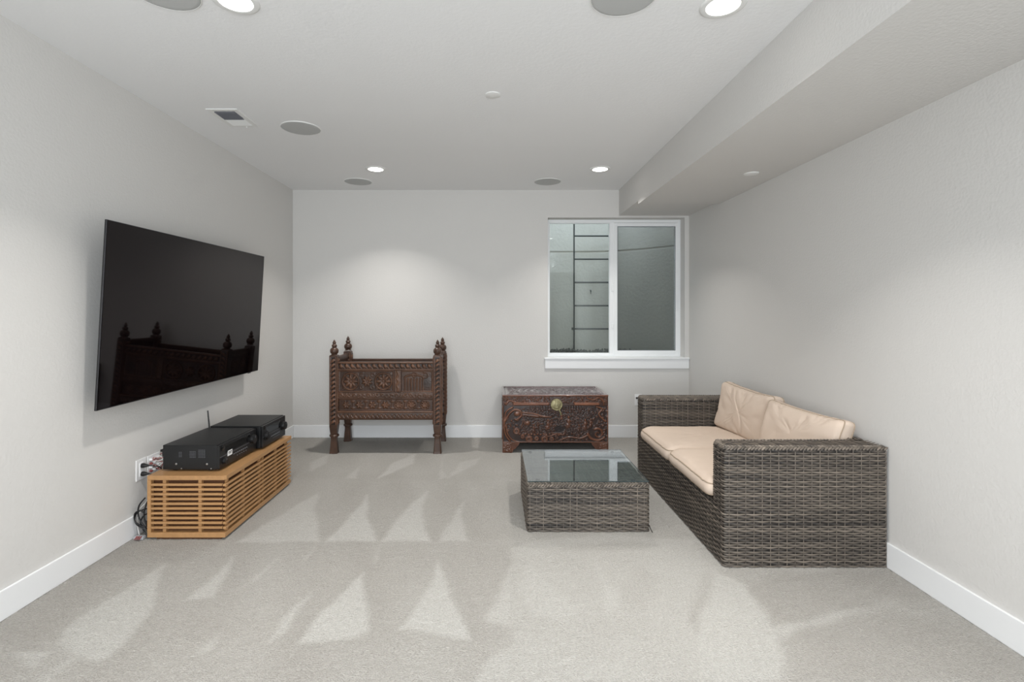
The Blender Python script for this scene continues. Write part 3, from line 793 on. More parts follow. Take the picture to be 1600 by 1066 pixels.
# ------------------------------------------------------------------ CARVED CRADLE
cr = thing('carved_cradle', 'dark carved wooden cradle on four turned posts against the back wall', 'cradle', (-1.075, 5.185, 0))
PXL, PXR, PYF, PYB = -1.582, -0.563, 4.955, 5.42
hw = 0.039
FIN = [(.036, 0), (.030, .008), (.027, .013), (.037, .022), (.0415, .040), (.040, .056), (.030, .070), (.018, .077), (.024, .086), (.026, .094), (.022, .104), (.013, .110), (.017, .117), (.017, .124), (.011, .138), (.004, .150), (.001, .155)]
def post(x, y, zt=0):
    b = BM()
    def ring(hw_, z, ch=.25):
        c = hw_*ch
        pts = [(hw_, c-hw_), (hw_, hw_-c), (hw_-c, hw_), (c-hw_, hw_), (-hw_, hw_-c), (-hw_, c-hw_), (c-hw_, -hw_), (hw_-c, -hw_)]
        return [b.verts.new((x+px_, y+py_, z)) for px_, py_ in pts]
    rings = [ring(.040, 0), ring(.037, .02), ring(.028, .14), ring(.029, .158), ring(.030, .185), ring(.033, .20), ring(.0365, .235, .2), ring(hw, .27, .12), ring(hw, .958, .12), ring(hw-.004, .966, .15)]
    b.faces.new(rings[0][::-1]); b.faces.new(rings[-1])
    for r0, r1 in zip(rings, rings[1:]):
        for k in range(8): b.faces.new((r0[k], r0[(k+1) % 8], r1[(k+1) % 8], r1[k]))
    p = obj('post', b, 'cradle_plain', cr)
    b = BM(); lathe(b, [(.030, 0), (.044, .004), (.048, .013), (.044, .023), (.030, .028)], x, y, .160, n=20)
    obj('collar', b, 'cradle_plain', p, smooth=50)
    b = BM(); lathe(b, FIN, x, y, .963+zt, n=32, ribs=8, ribamp=.03)
    obj('finial', b, 'cradle_plain', p, smooth=60)
    for face in ('f', 'r', 'l'):
        R = Relief(.060, .66, .0045)
        R.T[:] = .25
        R.put(np.where((R.U < .006) | (R.U > .054), 1, 0), .004, .7)
        leafband(R, .01, .65, .030, .026, 15, .010, .75, vertical=True)
        R.T[(R.H < .002)] = .02
        if face == 'f': R.mesh('post_carving', (x-.030, y-hw, .285), (1, 0, 0), (0, 0, 1), (0, -1, 0), 'cradle_lo', p, .001, .0002)
        if face == 'r' and x < -1: R.mesh('post_carving', (x+hw, y-.030, .285), (0, 1, 0), (0, 0, 1), (1, 0, 0), 'cradle_lo', p, .001, .0002)
        if face == 'r' and x > -1: R.mesh('post_carving', (x+hw, y-.030, .285), (0, 1, 0), (0, 0, 1), (1, 0, 0), 'cradle_lo', p, .001, .0002)
        if face == 'l' and x > -1: R.mesh('post_carving', (x-hw, y-.030, .285), (0, 1, 0), (0, 0, 1), (-1, 0, 0), 'cradle_lo', p, .001, .0002)
for (x, y, z_) in [(PXL, PYF, 0), (PXR, PYF, 0), (PXL, PYB, .012), (PXR, PYB, 0)]: post(x, y, z_)
# front
fx0, fx1 = PXL+hw, PXR-hw; FW = fx1-fx0; fy = PYF-.010
obj('front_board', box(fx0, fx1, fy, fy+.028, .34, .88), 'cradle', cr)
R = Relief(FW, .075, .0045); R.T[:] = .3
R.put(np.where((R.V < .012) | (R.V > .062), 1, 0), .007, .75)
leafband(R, .01, FW-.01, .037, .024, 17, .013, .75); R.T[(R.H < .003)] = .03
R.mesh('top_rail', (fx0, fy, .820), (1, 0, 0), (0, 0, 1), (0, -1, 0), 'cradle', cr, .014, .0003)
obj('rail_cap', box(fx0, fx1, fy-.012, fy+.030, .893, .900, bev=.003), 'cradle_plain', cr)
UW = .605*FW-.02
R = Relief(UW, .215, .0045)
R.T[:] = .22
for i, (c, r) in enumerate([(.13, .080), (.30, .058), (.47, .080)]):
    R.rosette(c*UW/.58, .105, r, 8, .015, .62, ring=(i != 1), a0=PI/8*(i % 2))
    for a in range(4):
        R.spiral(c*UW/.58+.075*math.cos(PI/4+a*PI/2), .105+.085*math.sin(PI/4+a*PI/2), .022, 1.0, a, 1, .006, .007, .45)
R.put(np.where((R.V < .012) | (R.V > .203) | (R.U < .010) | (R.U > UW-.010), 1, 0), .006, .5)
R.mesh('carved_panel', (fx0+.004, fy, .602), (1, 0, 0), (0, 0, 1), (0, -1, 0), 'cradle_lo', cr, .003, .0006)
R = Relief(.062, .215, .0045); R.T[:] = .55
R.stroke([(.031+.008*math.sin(i*1.1), .01+i*.013) for i in range(16)], .010, .006, .85)
R.mesh('stile', (fx0+UW+.010, fy, .602), (1, 0, 0), (0, 0, 1), (0, -1, 0), 'cradle', cr, .012, .0005)
RW = FW-UW-.082
R = Relief(RW, .215, .0045); R.T[:] = .3
for i in range(7):
    x_ = RW*(.12+i*.095); R.stroke([(x_, .015), (x_, .12), (x_+.004, .13)], .006, .009, .6)
R.stroke([(RW*.10+RW*.3*(1-math.cos(a)), .135+.035*math.sin(a)) for a in np.linspace(0, PI, 10)], .008, .009, .55)
R.ell(RW*.82, .08, .05, .07, .004, .12)
R.spiral(RW*.42, .165, .03, 1.4, 0, 1, .007, .008, .5); R.spiral(RW*.75, .16, .035, 1.2, 2, -1, .007, .008, .45)
R.put(np.where((R.V < .010) | (R.V > .205) | (R.U > RW-.012), 1, 0), .006, .55)
R.mesh('carved_panel', (fx0+UW+.076, fy, .602), (1, 0, 0), (0, 0, 1), (0, -1, 0), 'cradle_lo', cr, .003, .0006)
R = Relief(FW, .062, .0045); R.T[:] = .55
R.T[:] = .38
for k in range(20): R.spiral(.03+k*FW/20.5, .031, .020, 1.1, k, (-1)**k, .005, .009, .75)
R.mesh('middle_rail', (fx0, fy, .536), (1, 0, 0), (0, 0, 1), (0, -1, 0), 'cradle', cr, .012, .0005)
R = Relief(FW-.02, .120, .0045); R.T[:] = .28
for k in range(7):
    c = .075+k*(FW-.17)/6
    R.rosette(c, .060, .042, 8 if k > 3 else 6, .014, .7, ring=k > 3)
    if k < 6:
        c2 = c+(FW-.17)/12
        R.ell(c2, .095, .018, .012, .007, .75); R.ell(c2, .028, .02, .010, .006, .6); R.stroke([(c2, .02), (c2, .10)], .004, .006, .5)
R.put(np.where((R.V < .008) | (R.V > .112), 1, 0), .005, .5)
R.mesh('carved_panel', (fx0+.01, fy, .416), (1, 0, 0), (0, 0, 1), (0, -1, 0), 'cradle_lo', cr, .003, .0005)
R = Relief(FW, .082, .0045); R.T[:] = .25
R.put(np.clip(1-((R.V-.036)/.040)**2, 0, 1), .012, .35)
R.put(np.where(R.V > .070, 1, 0), .012, .8)
for k in range(22):
    c = .03+k*(FW-.06)/21
    R.stroke([(c-.018, .050), (c, .022), (c+.018, .050)], .005, .006, .6, mode='cut')
    R.T = np.where(np.hypot(R.U-c, (R.V-.05)) < .007, .05, R.T)
R.mesh('bottom_rail', (fx0, fy, .332), (1, 0, 0), (0, 0, 1), (0, -1, 0), 'cradle', cr, .012, .0004)
obj('rail_underside', box(fx0, fx1, fy-.010, fy+.04, .329, .342, bev=.003), 'cradle_plain', cr)
# back, ends, floor
obj('back_board', box(PXL+hw, PXR-hw, PYB-.014, PYB+.014, .33, .87, bev=.002), 'cradle_plain', cr)
obj('back_rail', box(PXL+hw, PXR-hw, PYB-.020, PYB+.020, .84, .885, bev=.006), 'cradle_plain', cr)
obj('cradle_floor', box(PXL+.01, PXR-.01, PYF+.02, PYB-.015, .36, .38), 'cradle_plain', cr)
for x, nd in ((PXL, -1), (PXR, 1)):
    e = obj('end_board', box(x-.012, x+.012, PYF+hw, PYB-hw, .34, .925, bev=.002), 'cradle_plain', cr)
    obj('end_rail', box(x-.019, x+.019, PYF+hw, PYB-hw, .895, .945, bev=.007), 'cradle_plain', cr)
    obj('end_rail', box(x-.019, x+.019, PYF+hw, PYB-hw, .33, .385, bev=.007), 'cradle_plain', cr)
    R = Relief(PYB-PYF-2*hw-.02, .46, .006)
    R.T[:] = .25
    for j in range(3): 
        for i in range(2): R.rosette(.10+i*.17, .08+j*.15, .055, 8, .007, .5)
    R.mesh('carved_panel', (x+nd*.012, PYF+hw+.01, .41), (0, 1, 0), (0, 0, 1), (nd, 0, 0), 'cradle_lo', cr, .001, .0004)

# ------------------------------------------------------------------ CARVED CHEST
HX0, HX1, HY0, HY1, HZ = .077, 1.121, 4.957, 5.525, .571
ch = thing('carved_chest', 'reddish brown carved wooden chest with round brass lock under the window', 'chest', ((HX0+HX1)/2, (HY0+HY1)/2, 0))
W_ = HX1-HX0
obj('body', box(HX0+.006, HX1-.006, HY0+.010, HY1, .10, .462), 'chest', ch)
def swirlfill(R, x0, x1, y0, y1, n, seed, h=.008, tone=.6, rmin=.016, rmax=.03):
    r_ = random.Random(seed); pts = []
    tries = 0
    while len(pts) < n and tries < 4000:
        tries += 1
        x, y, r = r_.uniform(x0, x1), r_.uniform(y0, y1), r_.uniform(rmin, rmax)
        if all(math.hypot(x-a, y-b_) > (r+c)*.85 for a, b_, c in pts): pts.append((x, y, r))
    for x, y, r in pts:
        k = r_.random()
        if k < .5: R.spiral(x, y, r, r_.uniform(.8, 1.5), r_.uniform(0, 6), r_.choice((-1, 1)), r*.24, h, tone+r_.uniform(-.2, .2))
        elif k < .8:
            a = r_.uniform(0, 6)
            for j in range(3): R.ell(x+r*.4*math.cos(a+j-1), y+r*.4*math.sin(a+j-1), r*.6, r*.18, h, tone+r_.uniform(-.15, .2), a+(j-1)*.9)
        else: R.rosette(x, y, r*.8, 6, h, tone, ring=False)
# front of the body
R = Relief(W_, .362, .0036); h8 = .011
R.T[:] = .06
X0 = .0; Wd = W_
cu = lambda px: (px-115)/1335*W_          # from measured crop columns
cv = lambda py: (815-py)/475*.362         # from measured crop rows
swirlfill(R, cu(350), cu(1200), cv(700), cv(380), 330, 11, .010, .46, .007, .015)
# hanging roof / clouds under the lid
for k in range(22): R.stroke([(cu(460+k*32), cv(350)), (cu(470+k*32), cv(395+12*(k % 3)))], .004, .008, .22)
# slanting boat, left
R.stroke([(cu(370), cv(425)), (cu(500), cv(440)), (cu(620), cv(475)), (cu(730), cv(485))], .010, h8, .55)
R.stroke([(cu(380), cv(455)), (cu(480), cv(465)), (cu(560), cv(478))], .014, .009, .4)
# peaked tent shape and path
R.ell(cu(432), cv(560), .026, .024, h8, .62); R.stroke([(cu(345), cv(640)), (cu(384), cv(530)), (cu(400), cv(600))], .004, h8*.8, .5)
# small figures
def figure(px, py, s, tone):
    x, y = cu(px), cv(py)
    R.ell(x, y+.043*s, .008*s, .009*s, h8*1.3, tone+.25)
    R.ell(x, y+.012*s, .014*s, .024*s, h8*1.1, tone)
    R.ell(x-.004*s, y-.018*s, .018*s, .022*s, h8, tone-.1)
    R.ell(x+.016*s, y+.014*s, .012*s, .004*s, h8, tone, -.5)
    R.ell(x-.012*s, y-.030*s, .012*s, .010*s, h8*.8, tone-.2)
for f in [(690, 590, 1.2, .55), (730, 570, .8, .4), (950, 560, 1.3, .5), (1160, 590, 1.2, .45), (1230, 570, 1, .45), (860, 480, .8, .6), (1080, 640, .9, .3), (510, 640, 1, .35), (560, 600, .8, .3)]: figure(*f)
# dark still pool in the middle
R.put(np.clip(1-(((R.U-cu(835))/.055)**2+((R.V-cv(640))/.036)**2), 0, 1)*4, 0, .0)
R.H *= 1-np.clip(3-3*(((R.U-cu(835))/.055)**2+((R.V-cv(640))/.036)**2), 0, 1)*.85
# left frame: long curling branch, flowers
R.stroke([(cu(150), cv(530)), (cu(200), cv(440)), (cu(270), cv(390)), (cu(340), cv(410)), (cu(350), cv(470)), (cu(290), cv(520))], .012, h8, .7)
R.ell(cu(300), cv(440), .032, .026, h8, .85)
R.stroke([(cu(240), cv(360)), (cu(160), cv(420)), (cu(140), cv(560)), (cu(150), cv(700)), (cu(210), cv(800))], .009, h8, .75)
R.stroke([(cu(160), cv(590)), (cu(180), cv(700)), (cu(240), cv(780)), (cu(330), cv(810))], .006, h8, .85)
swirlfill(R, cu(125), cu(330), cv(660), cv(500), 16, 3, .009, .6, .012, .022)
for px, py, r in [(290, 665, .032), (450, 770, .034), (645, 768, .034), (370, 740, .020), (545, 765, .022), (735, 770, .024)]: R.flower(cu(px), cv(py), r, h8*1.15, .62)
for k in range(14):
    x = 330+k*38; R.ell(cu(x), cv(705+8*(k % 2)), .012, .009, .009, .65, rot=.5)
R.stroke([(cu(640), cv(705)), (cu(700), cv(735)), (cu(800), cv(700)), (cu(870), cv(715)), (cu(900), cv(690))], .007, h8, .6)
swirlfill(R, cu(760), cu(1180), cv(800), cv(700), 26, 8, .009, .55, .012, .022)
R.stroke([(cu(830), cv(790)), (cu(950), cv(745)), (cu(1100), cv(760)), (cu(1190), cv(720))], .008, h8, .5)
# right frame: wave and big scrolls
R.stroke([(cu(1300), cv(350)), (cu(1370), cv(380)), (cu(1330), cv(440)), (cu(1370), cv(500)), (cu(1420), cv(540))], .008, h8, .75)
R.spiral(cu(1320), cv(700), .055, 1.3, 2.2, -1, .014, h8, .62)
R.stroke([(cu(1190), cv(700)), (cu(1230), cv(760)), (cu(1320), cv(785)), (cu(1400), cv(750))], .014, h8, .62)
swirlfill(R, cu(1370), cu(1440), cv(800), cv(360), 18, 21, .009, .6, .012, .022)
swirlfill(R, cu(1200), cu(1340), cv(640), cv(380), 14, 23, .008, .42, .014, .024)
R.put(np.where((R.U < .008) | (R.U > W_-.008) | (R.V < .010), 1, 0), .008, .55)
R.mesh('front_panel', (HX0, HY0+.010, .100), (1, 0, 0), (0, 0, 1), (0, -1, 0), 'chest', ch, .002, .0004)
# sides
for x, nd in ((HX0+.006, -1), (HX1-.006, 1)):
    R = Relief(HY1-HY0-.012, .36, .006); R.T[:] = .15
    swirlfill(R, .03, HY1-HY0-.04, .03, .33, 60, 31, .006, .5, .018, .03)
    R.mesh('side_panel', (x, HY0+.012, .101), (0, 1, 0), (0, 0, 1), (nd, 0, 0), 'chest', ch, .001, .0003)
# lid
lid = obj('lid', box(HX0+.004, HX1-.004, HY0+.010, HY1, .462, .562), 'chest', ch)
R = Relief(W_, .105, .0036); R.T[:] = .2
R.put(np.where((R.V > .092), 1, 0), .010, .6)
R.put(np.where((R.V < .030) & (R.V > .004) & (R.U > .68*W_) & (R.U < .915*W_), 1, 0), .009, .95)
R.put(np.where((R.V < .030) & (R.V > .004) & (R.U > .10*W_) & (R.U < .44*W_), 1, 0), .007, .75)
swirlfill(R, .01, .44*W_, .03, .088, 46, 5, .010, .62, .011, .020)
swirlfill(R, .56*W_, W_-.01, .034, .088, 40, 6, .010, .58, .011, .020)
R.stroke([(.80*W_, .075), (.86*W_, .060), (.91*W_, .080), (.95*W_, .050), (.96*W_, .01)], .007, .011, .75)
R.stroke([(.03*W_, .01), (.07*W_, .05), (.13*W_, .03), (.22*W_, .025)], .007, .011, .75)
R.stroke([(.02, .02), (.06, .06), (.03, .09)], .006, .010, .6)
R.mesh('lid_front_carving', (HX0, HY0+.010, .464), (1, 0, 0), (0, 0, 1), (0, -1, 0), 'chest', lid, .002, .0003)
D_ = HY1-HY0-.002
R = Relief(W_, D_, .005); R.T[:] = .22
edge = np.minimum(np.minimum(R.U, W_-R.U), np.minimum(R.V, D_-R.V))
R.put(np.where(edge < .022, 1, 0), .009, .55)
R.put(np.clip(1-((edge-.045)/.006)**2, 0, 1), .008, .5)
for r in (.33, .40, .47): 
    d = np.abs(np.hypot((R.U-.60*W_)/1.55, R.V-.28)-r*.62)
    R.put(np.where(edge > .03, np.clip(1-(d/.010)**2, 0, 1), 0), .008, .5)
swirlfill(R, .07, W_-.12, .06, D_-.06, 150, 9, .0055, .5, .022, .042)
R.mesh('lid_top_carving', (HX0, HY0+.002, .560), (1, 0, 0), (0, 1, 0), (0, 0, 1), 'chest_top', lid, .002, .0003)
# bracket feet: front corners scalloped, plus rear blocks
def bracket(x0, sgn, y0, y1, name='foot', w=.165):
    prof = [(0, 0), (.092, 0), (.100, .010), (.105, .028), (.118, .036), (.132, .042), (.140, .058), (.152, .068), (w, .090), (w, .102), (0, .102)]
    b = BM()
    f = [b.verts.new((x0+sgn*a, y0, z)) for a, z in prof]; g_ = [b.verts.new((x0+sgn*a, y1, z)) for a, z in prof]
    b.faces.new(f); b.faces.new(g_[::-1])
    for k in range(len(prof)): b.faces.new((f[k], f[(k+1) % len(prof)], g_[(k+1) % len(prof)], g_[k]))
    o = obj(name, b, 'chest_foot', ch)
    return o
for y0, y1 in ((HY0-.002, HY0+.045), (HY1-.045, HY1)):
    f1 = bracket(HX0, 1, y0, y1); f2 = bracket(HX1, -1, y0, y1)
    if y0 < HY0:
        for x0, pf in ((HX0+.004, f1), (HX1-.092, f2)):
            R = Relief(.088, .095, .004); R.T[:] = .45
            swirlfill(R, .01, .078, .012, .085, 12, 40, .006, .6, .010, .016)
            R.mesh('foot_carving', (x0, HY0-.002, .004), (1, 0, 0), (0, 0, 1), (0, -1, 0), 'chest', pf, .0005, .0002)
# brass lock
LKX, LKZ = .077+(795-115)/1335*W_, .571-(345-225)/8*4.95/FPX
b = BM(); lathe(b, [(.058, 0), (.058, -.004), (.054, -.007), (.046, -.006), (.040, -.009), (.020, -.011), (.016, -.017), (.005, -.018)], LKX, HY0-.009, LKZ, n=40, axis='Y', ribs=0)
lk = obj('lock_plate', b, 'brass', ch, smooth=40)
b = BM(); bx(b, LKX-.016, LKX+.016, HY0-.026, HY0-.018, LKZ-.035, LKZ+.050, bev=.004)
obj('hasp', b, 'brass', lk)
b = BM()
for k in range(8):
    a = k*PI/4+PI/8; lathe(b, [(.006, 0), (.005, -.003), (.002, -.004)], LKX+.049*math.cos(a), HY0-.016, LKZ+.049*math.sin(a), n=8, axis='Y')
obj('studs', b, 'brass', lk)
b = BM(); tube(b, catmull([(LKX+.02, HY0-.018, LKZ-.04), (LKX+.035, HY0-.020, LKZ-.07), (LKX+.045, HY0-.018, LKZ-.10)], 5), .007, 8)
obj('staple', b, 'brass', lk, smooth=50)

# ------------------------------------------------------------------ WICKER
def round_path(pts, r, closed=False, n=4):
    P = [Vector(p) for p in pts]; out = []
    L = len(P)
    for i in range(L):
        if not closed and i in (0, L-1): out.append(P[i]); continue
        a = (P[i-1]-P[i]).normalized(); c = (P[(i+1) % L]-P[i]).normalized()
        p0 = P[i]+a*r; p1 = P[i]+c*r
        for k in range(n+1):
            t_ = k/n; out.append((1-t_)**2*p0+2*t_*(1-t_)*P[i]+t_*t_*p1)
    if closed: out.append(out[0].copy())
    return out
class Weave:
    def __init__(s, seed=1):
        s.V = []; s.F = []; s.T = []; s.n = 0; s.r = random.Random(seed)
    def ribbon(s, pos, nor, wid, half, bulge, tone):
        """pos, nor, wid: lists of Vector; a strip of 3 verts across"""
        base = s.n
        for p, nn, w, t_ in zip(pos, nor, wid, tone):
            s.V += [tuple(p-w*half), tuple(p+nn*bulge), tuple(p+w*half)]; s.T += [t_, t_, t_]
        k = len(pos); s.n += 3*k
        for i in range(k-1):
            a = base+3*i
            s.F += [(a, a+3, a+4, a+1), (a+1, a+4, a+5, a+2)]
    def path_rows(s, path, zs, stake=.045, amp=.0034, half=.0049, phase0=0, closed=False):
        P = path; acc = [0]
        for a, b_ in zip(P, P[1:]): acc.append(acc[-1]+(b_-a).length)
        L = acc[-1]
        N = int(L/stake*4) if not closed else max(2, round(L/stake/2)*2)*4
        st = stake/4 if not closed else L/N
        pos, nor = [], []
        j = 0
        for i in range(N+1):
            d = min(st*i, L)
            while j < len(acc)-2 and acc[j+1] < d: j += 1
            t_ = (d-acc[j])/max(1e-9, acc[j+1]-acc[j])
            p = P[j].lerp(P[j+1], t_); dr = (P[j+1]-P[j]).normalized()
            pos.append(p); nor.append(Vector((-dr.y, dr.x, 0)))
        up = Vector((0, 0, 1))
        for r_i, z in enumerate(zs):
            ph = PI*(r_i+phase0)
            rt = s.r.gauss(0, .075)-(.22 if s.r.random() < .10 else 0)+(.12 if s.r.random() < .05 else 0)
            o1, o2 = s.r.uniform(0, 9), s.r.uniform(0, 9)
            pp, tt = [], []
            for i in range(N+1):
                wv = math.cos(2*PI*i/8+ph)
                wob = .0007*math.sin(i*.11+o1)
                pp.append(pos[i]+nor[i]*(amp*wv)+Vector((0, 0, z+wob)))
                tt.append(min(1, max(0, .33+rt+.09*math.sin(i*.05+o1)+.05*math.sin(i*.17+o2)+.10*wv)))
            s.ribbon(pp, nor, [up]*(N+1), half, .0022, tt)
        # stakes
        for i in range(0, N, 4):
            z0, z1 = zs[0]-half, zs[-1]+half
            dr = Vector((nor[i].y, -nor[i].x, 0))
            t_ = .36+s.r.gauss(0, .1)
            s.ribbon([pos[i]+Vector((0, 0, z0))+nor[i]*.001, pos[i]+Vector((0, 0, z1))+nor[i]*.001], [nor[i]]*2, [dr]*2, .0028, .002, [t_, t_])
    def flat_rows(s, o, u, lu, v, lv, pitch=.0125, stake=.045, amp=.003, nn=Vector((0, 0, 1))):
        rows = max(2, round(lv/pitch)); ns = max(2, round(lu/stake)); N = ns*4
        for r_i in range(rows):
            rt = s.r.gauss(0, .12); o1 = s.r.uniform(0, 9); c = lv*(r_i+.5)/rows
            pp, tt = [], []
            for i in range(N+1):
                wv = math.cos(2*PI*i/8+PI*r_i)
                pp.append(o+u*(lu*i/N)+v*c+nn*(amp*wv)); tt.append(min(1, max(0, .38+rt+.14*math.sin(i*.06+o1)+.10*wv)))
            s.ribbon(pp, [nn]*(N+1), [v]*(N+1), lv/rows*.43, .002, tt)
    def braid(s, path, z, step=.019, size=.0165, thick=.0065, lift=.004, outside=.0):
        """plaited edge: overlapping slanted lobes along the path"""
        P = path; acc = [0]
        for a, b_ in zip(P, P[1:]): acc.append(acc[-1]+(b_-a).length)
        L = acc[-1]; n = int(L/step); j = 0
        for i in range(n+1):
            d = L*i/max(1, n)
            while j < len(acc)-2 and acc[j+1] < d: j += 1
            t_ = (d-acc[j])/max(1e-9, acc[j+1]-acc[j]); p = P[j].lerp(P[j+1], t_)
            dr = (P[j+1]-P[j]).normalized(); nn = Vector((-dr.y, dr.x, 0))
            for side in (0, 1):
                ax = (dr*.85+Vector((0, 0, .45 if side else -.45))+nn*(-.25 if side else .25)).normalized()
                bn = (nn+Vector((0, 0, .7))).normalized(); bn = (bn-ax*bn.dot(ax)).normalized()
                cx = ax.cross(bn)
                c = p+Vector((0, 0, z+(.006 if side else -.003)))+nn*(outside+(-.005 if side else .003))+dr*(step*.5*side)
                s.lobe(c, ax, bn, cx, size, thick*.8, thick, .42+s.r.gauss(0, .13))
    def lobe(s, c, a, b_, d, ra, rb, rd, tone):
        base = s.n; nl, nm = 5, 6
        for i in range(nl+1):
            f = -1+2*i/nl; rr = math.sqrt(max(0, 1-abs(f)**2.2))*.999+.02
            for k in range(nm):
                an = 2*PI*k/nm
                s.V.append(tuple(c+a*(f*ra)+b_*(math.cos(an)*rb*rr)+d*(math.sin(an)*rd*rr))); s.T.append(min(1, max(0, tone)))
        s.n += (nl+1)*nm
        for i in range(nl):
            for k in range(nm):
                s.F.append((base+i*nm+k, base+i*nm+(k+1) % nm, base+(i+1)*nm+(k+1) % nm, base+(i+1)*nm+k))
    def build(s, name, parent):
        o = pydata(name, s.V, s.F, 'wicker', parent, tone=s.T)
        o['kind'] = 'stuff'; return o
Vx, Vy, Vz = Vector((1, 0, 0)), Vector((0, 1, 0)), Vector((0, 0, 1))

# sofa
SX0, SX1, SY0, SY1, SZ = 1.250, 2.132, 2.737, 4.400, .661
AT = .148; BX = 2.035; SEAT = .318
sofa = thing('wicker_sofa', 'grey brown wicker two seat sofa against the right wall', 'sofa', (1.69, 3.57, 0))
g = .006
b = BM()
bx(b, SX0+g, SX1, SY0+g, SY1-g, .012, SEAT-.004)
bx(b, SX0+g, SX1, SY0+g, SY0+AT-g, SEAT-.004, SZ-.010); bx(b, SX0+g, SX1, SY1-AT+g, SY1-g, SEAT-.004, SZ-.010)
bx(b, BX+g, SX1, SY0+AT-g, SY1-AT+g, SEAT-.004, SZ-.010)
obj('inner_frame', b, 'wicker_core', sofa)
low = round_path([(SX1, SY0, 0), (SX0, SY0, 0), (SX0, SY1, 0), (SX1, SY1, 0)], .018)
upp = round_path([(SX1, SY0, 0), (SX0, SY0, 0), (SX0, SY0+AT, 0), (BX, SY0+AT, 0), (BX, SY1-AT, 0), (SX0, SY1-AT, 0), (SX0, SY1, 0), (SX1, SY1, 0)], .018)
pz = .0128
upb = round_path([(SX1, SY0, 0), (SX0, SY0, 0), (SX0, SY0+AT, 0), (BX, SY0+AT, 0), (BX, SY1-AT, 0), (SX0, SY1-AT, 0), (SX0, SY1, 0), (SX1, SY1, 0)], .035, n=7)
zl = [.008+pz*k for k in range(int((SEAT-.008)/pz)+1)]
zu = [zl[-1]+pz*(k+1) for k in range(int((SZ-.016-zl[-1])/pz))]
Wv = Weave(3); Wv.path_rows(low, zl); Wv.build('lower_weave', sofa)
Wv = Weave(4); Wv.path_rows(upp, zu, phase0=len(zl)); Wv.build('upper_weave', sofa)
Wv = Weave(5)
Wv.flat_rows(Vector((SX0+.01, SY0+.012, SZ-.004)), Vx, SX1-SX0-.01, Vy, AT-.024)
Wv.flat_rows(Vector((SX0+.01, SY1-AT+.012, SZ-.004)), Vx, SX1-SX0-.01, Vy, AT-.024)
Wv.flat_rows(Vector((BX+.012, SY0+AT, SZ-.004)), Vy, SY1-SY0-2*AT, Vx, SX1-BX-.016)
Wv.flat_rows(Vector((SX0+.01, SY0+AT, SEAT)), Vy, SY1-SY0-2*AT, Vx, .10)
Wv.build('top_weave', sofa)
Wv = Weave(6); Wv.braid(upb, SZ-.009, outside=-.004)
Wv.build('braided_edge', sofa)
for x in (SX0+.04, SX1-.04):
    for y in (SY0+.04, SY1-.04):
        b = BM(); lathe(b, [(.016, 0), (.018, .003), (.018, .014)], x, y, 0, n=14); obj('foot', b, 'black', sofa)

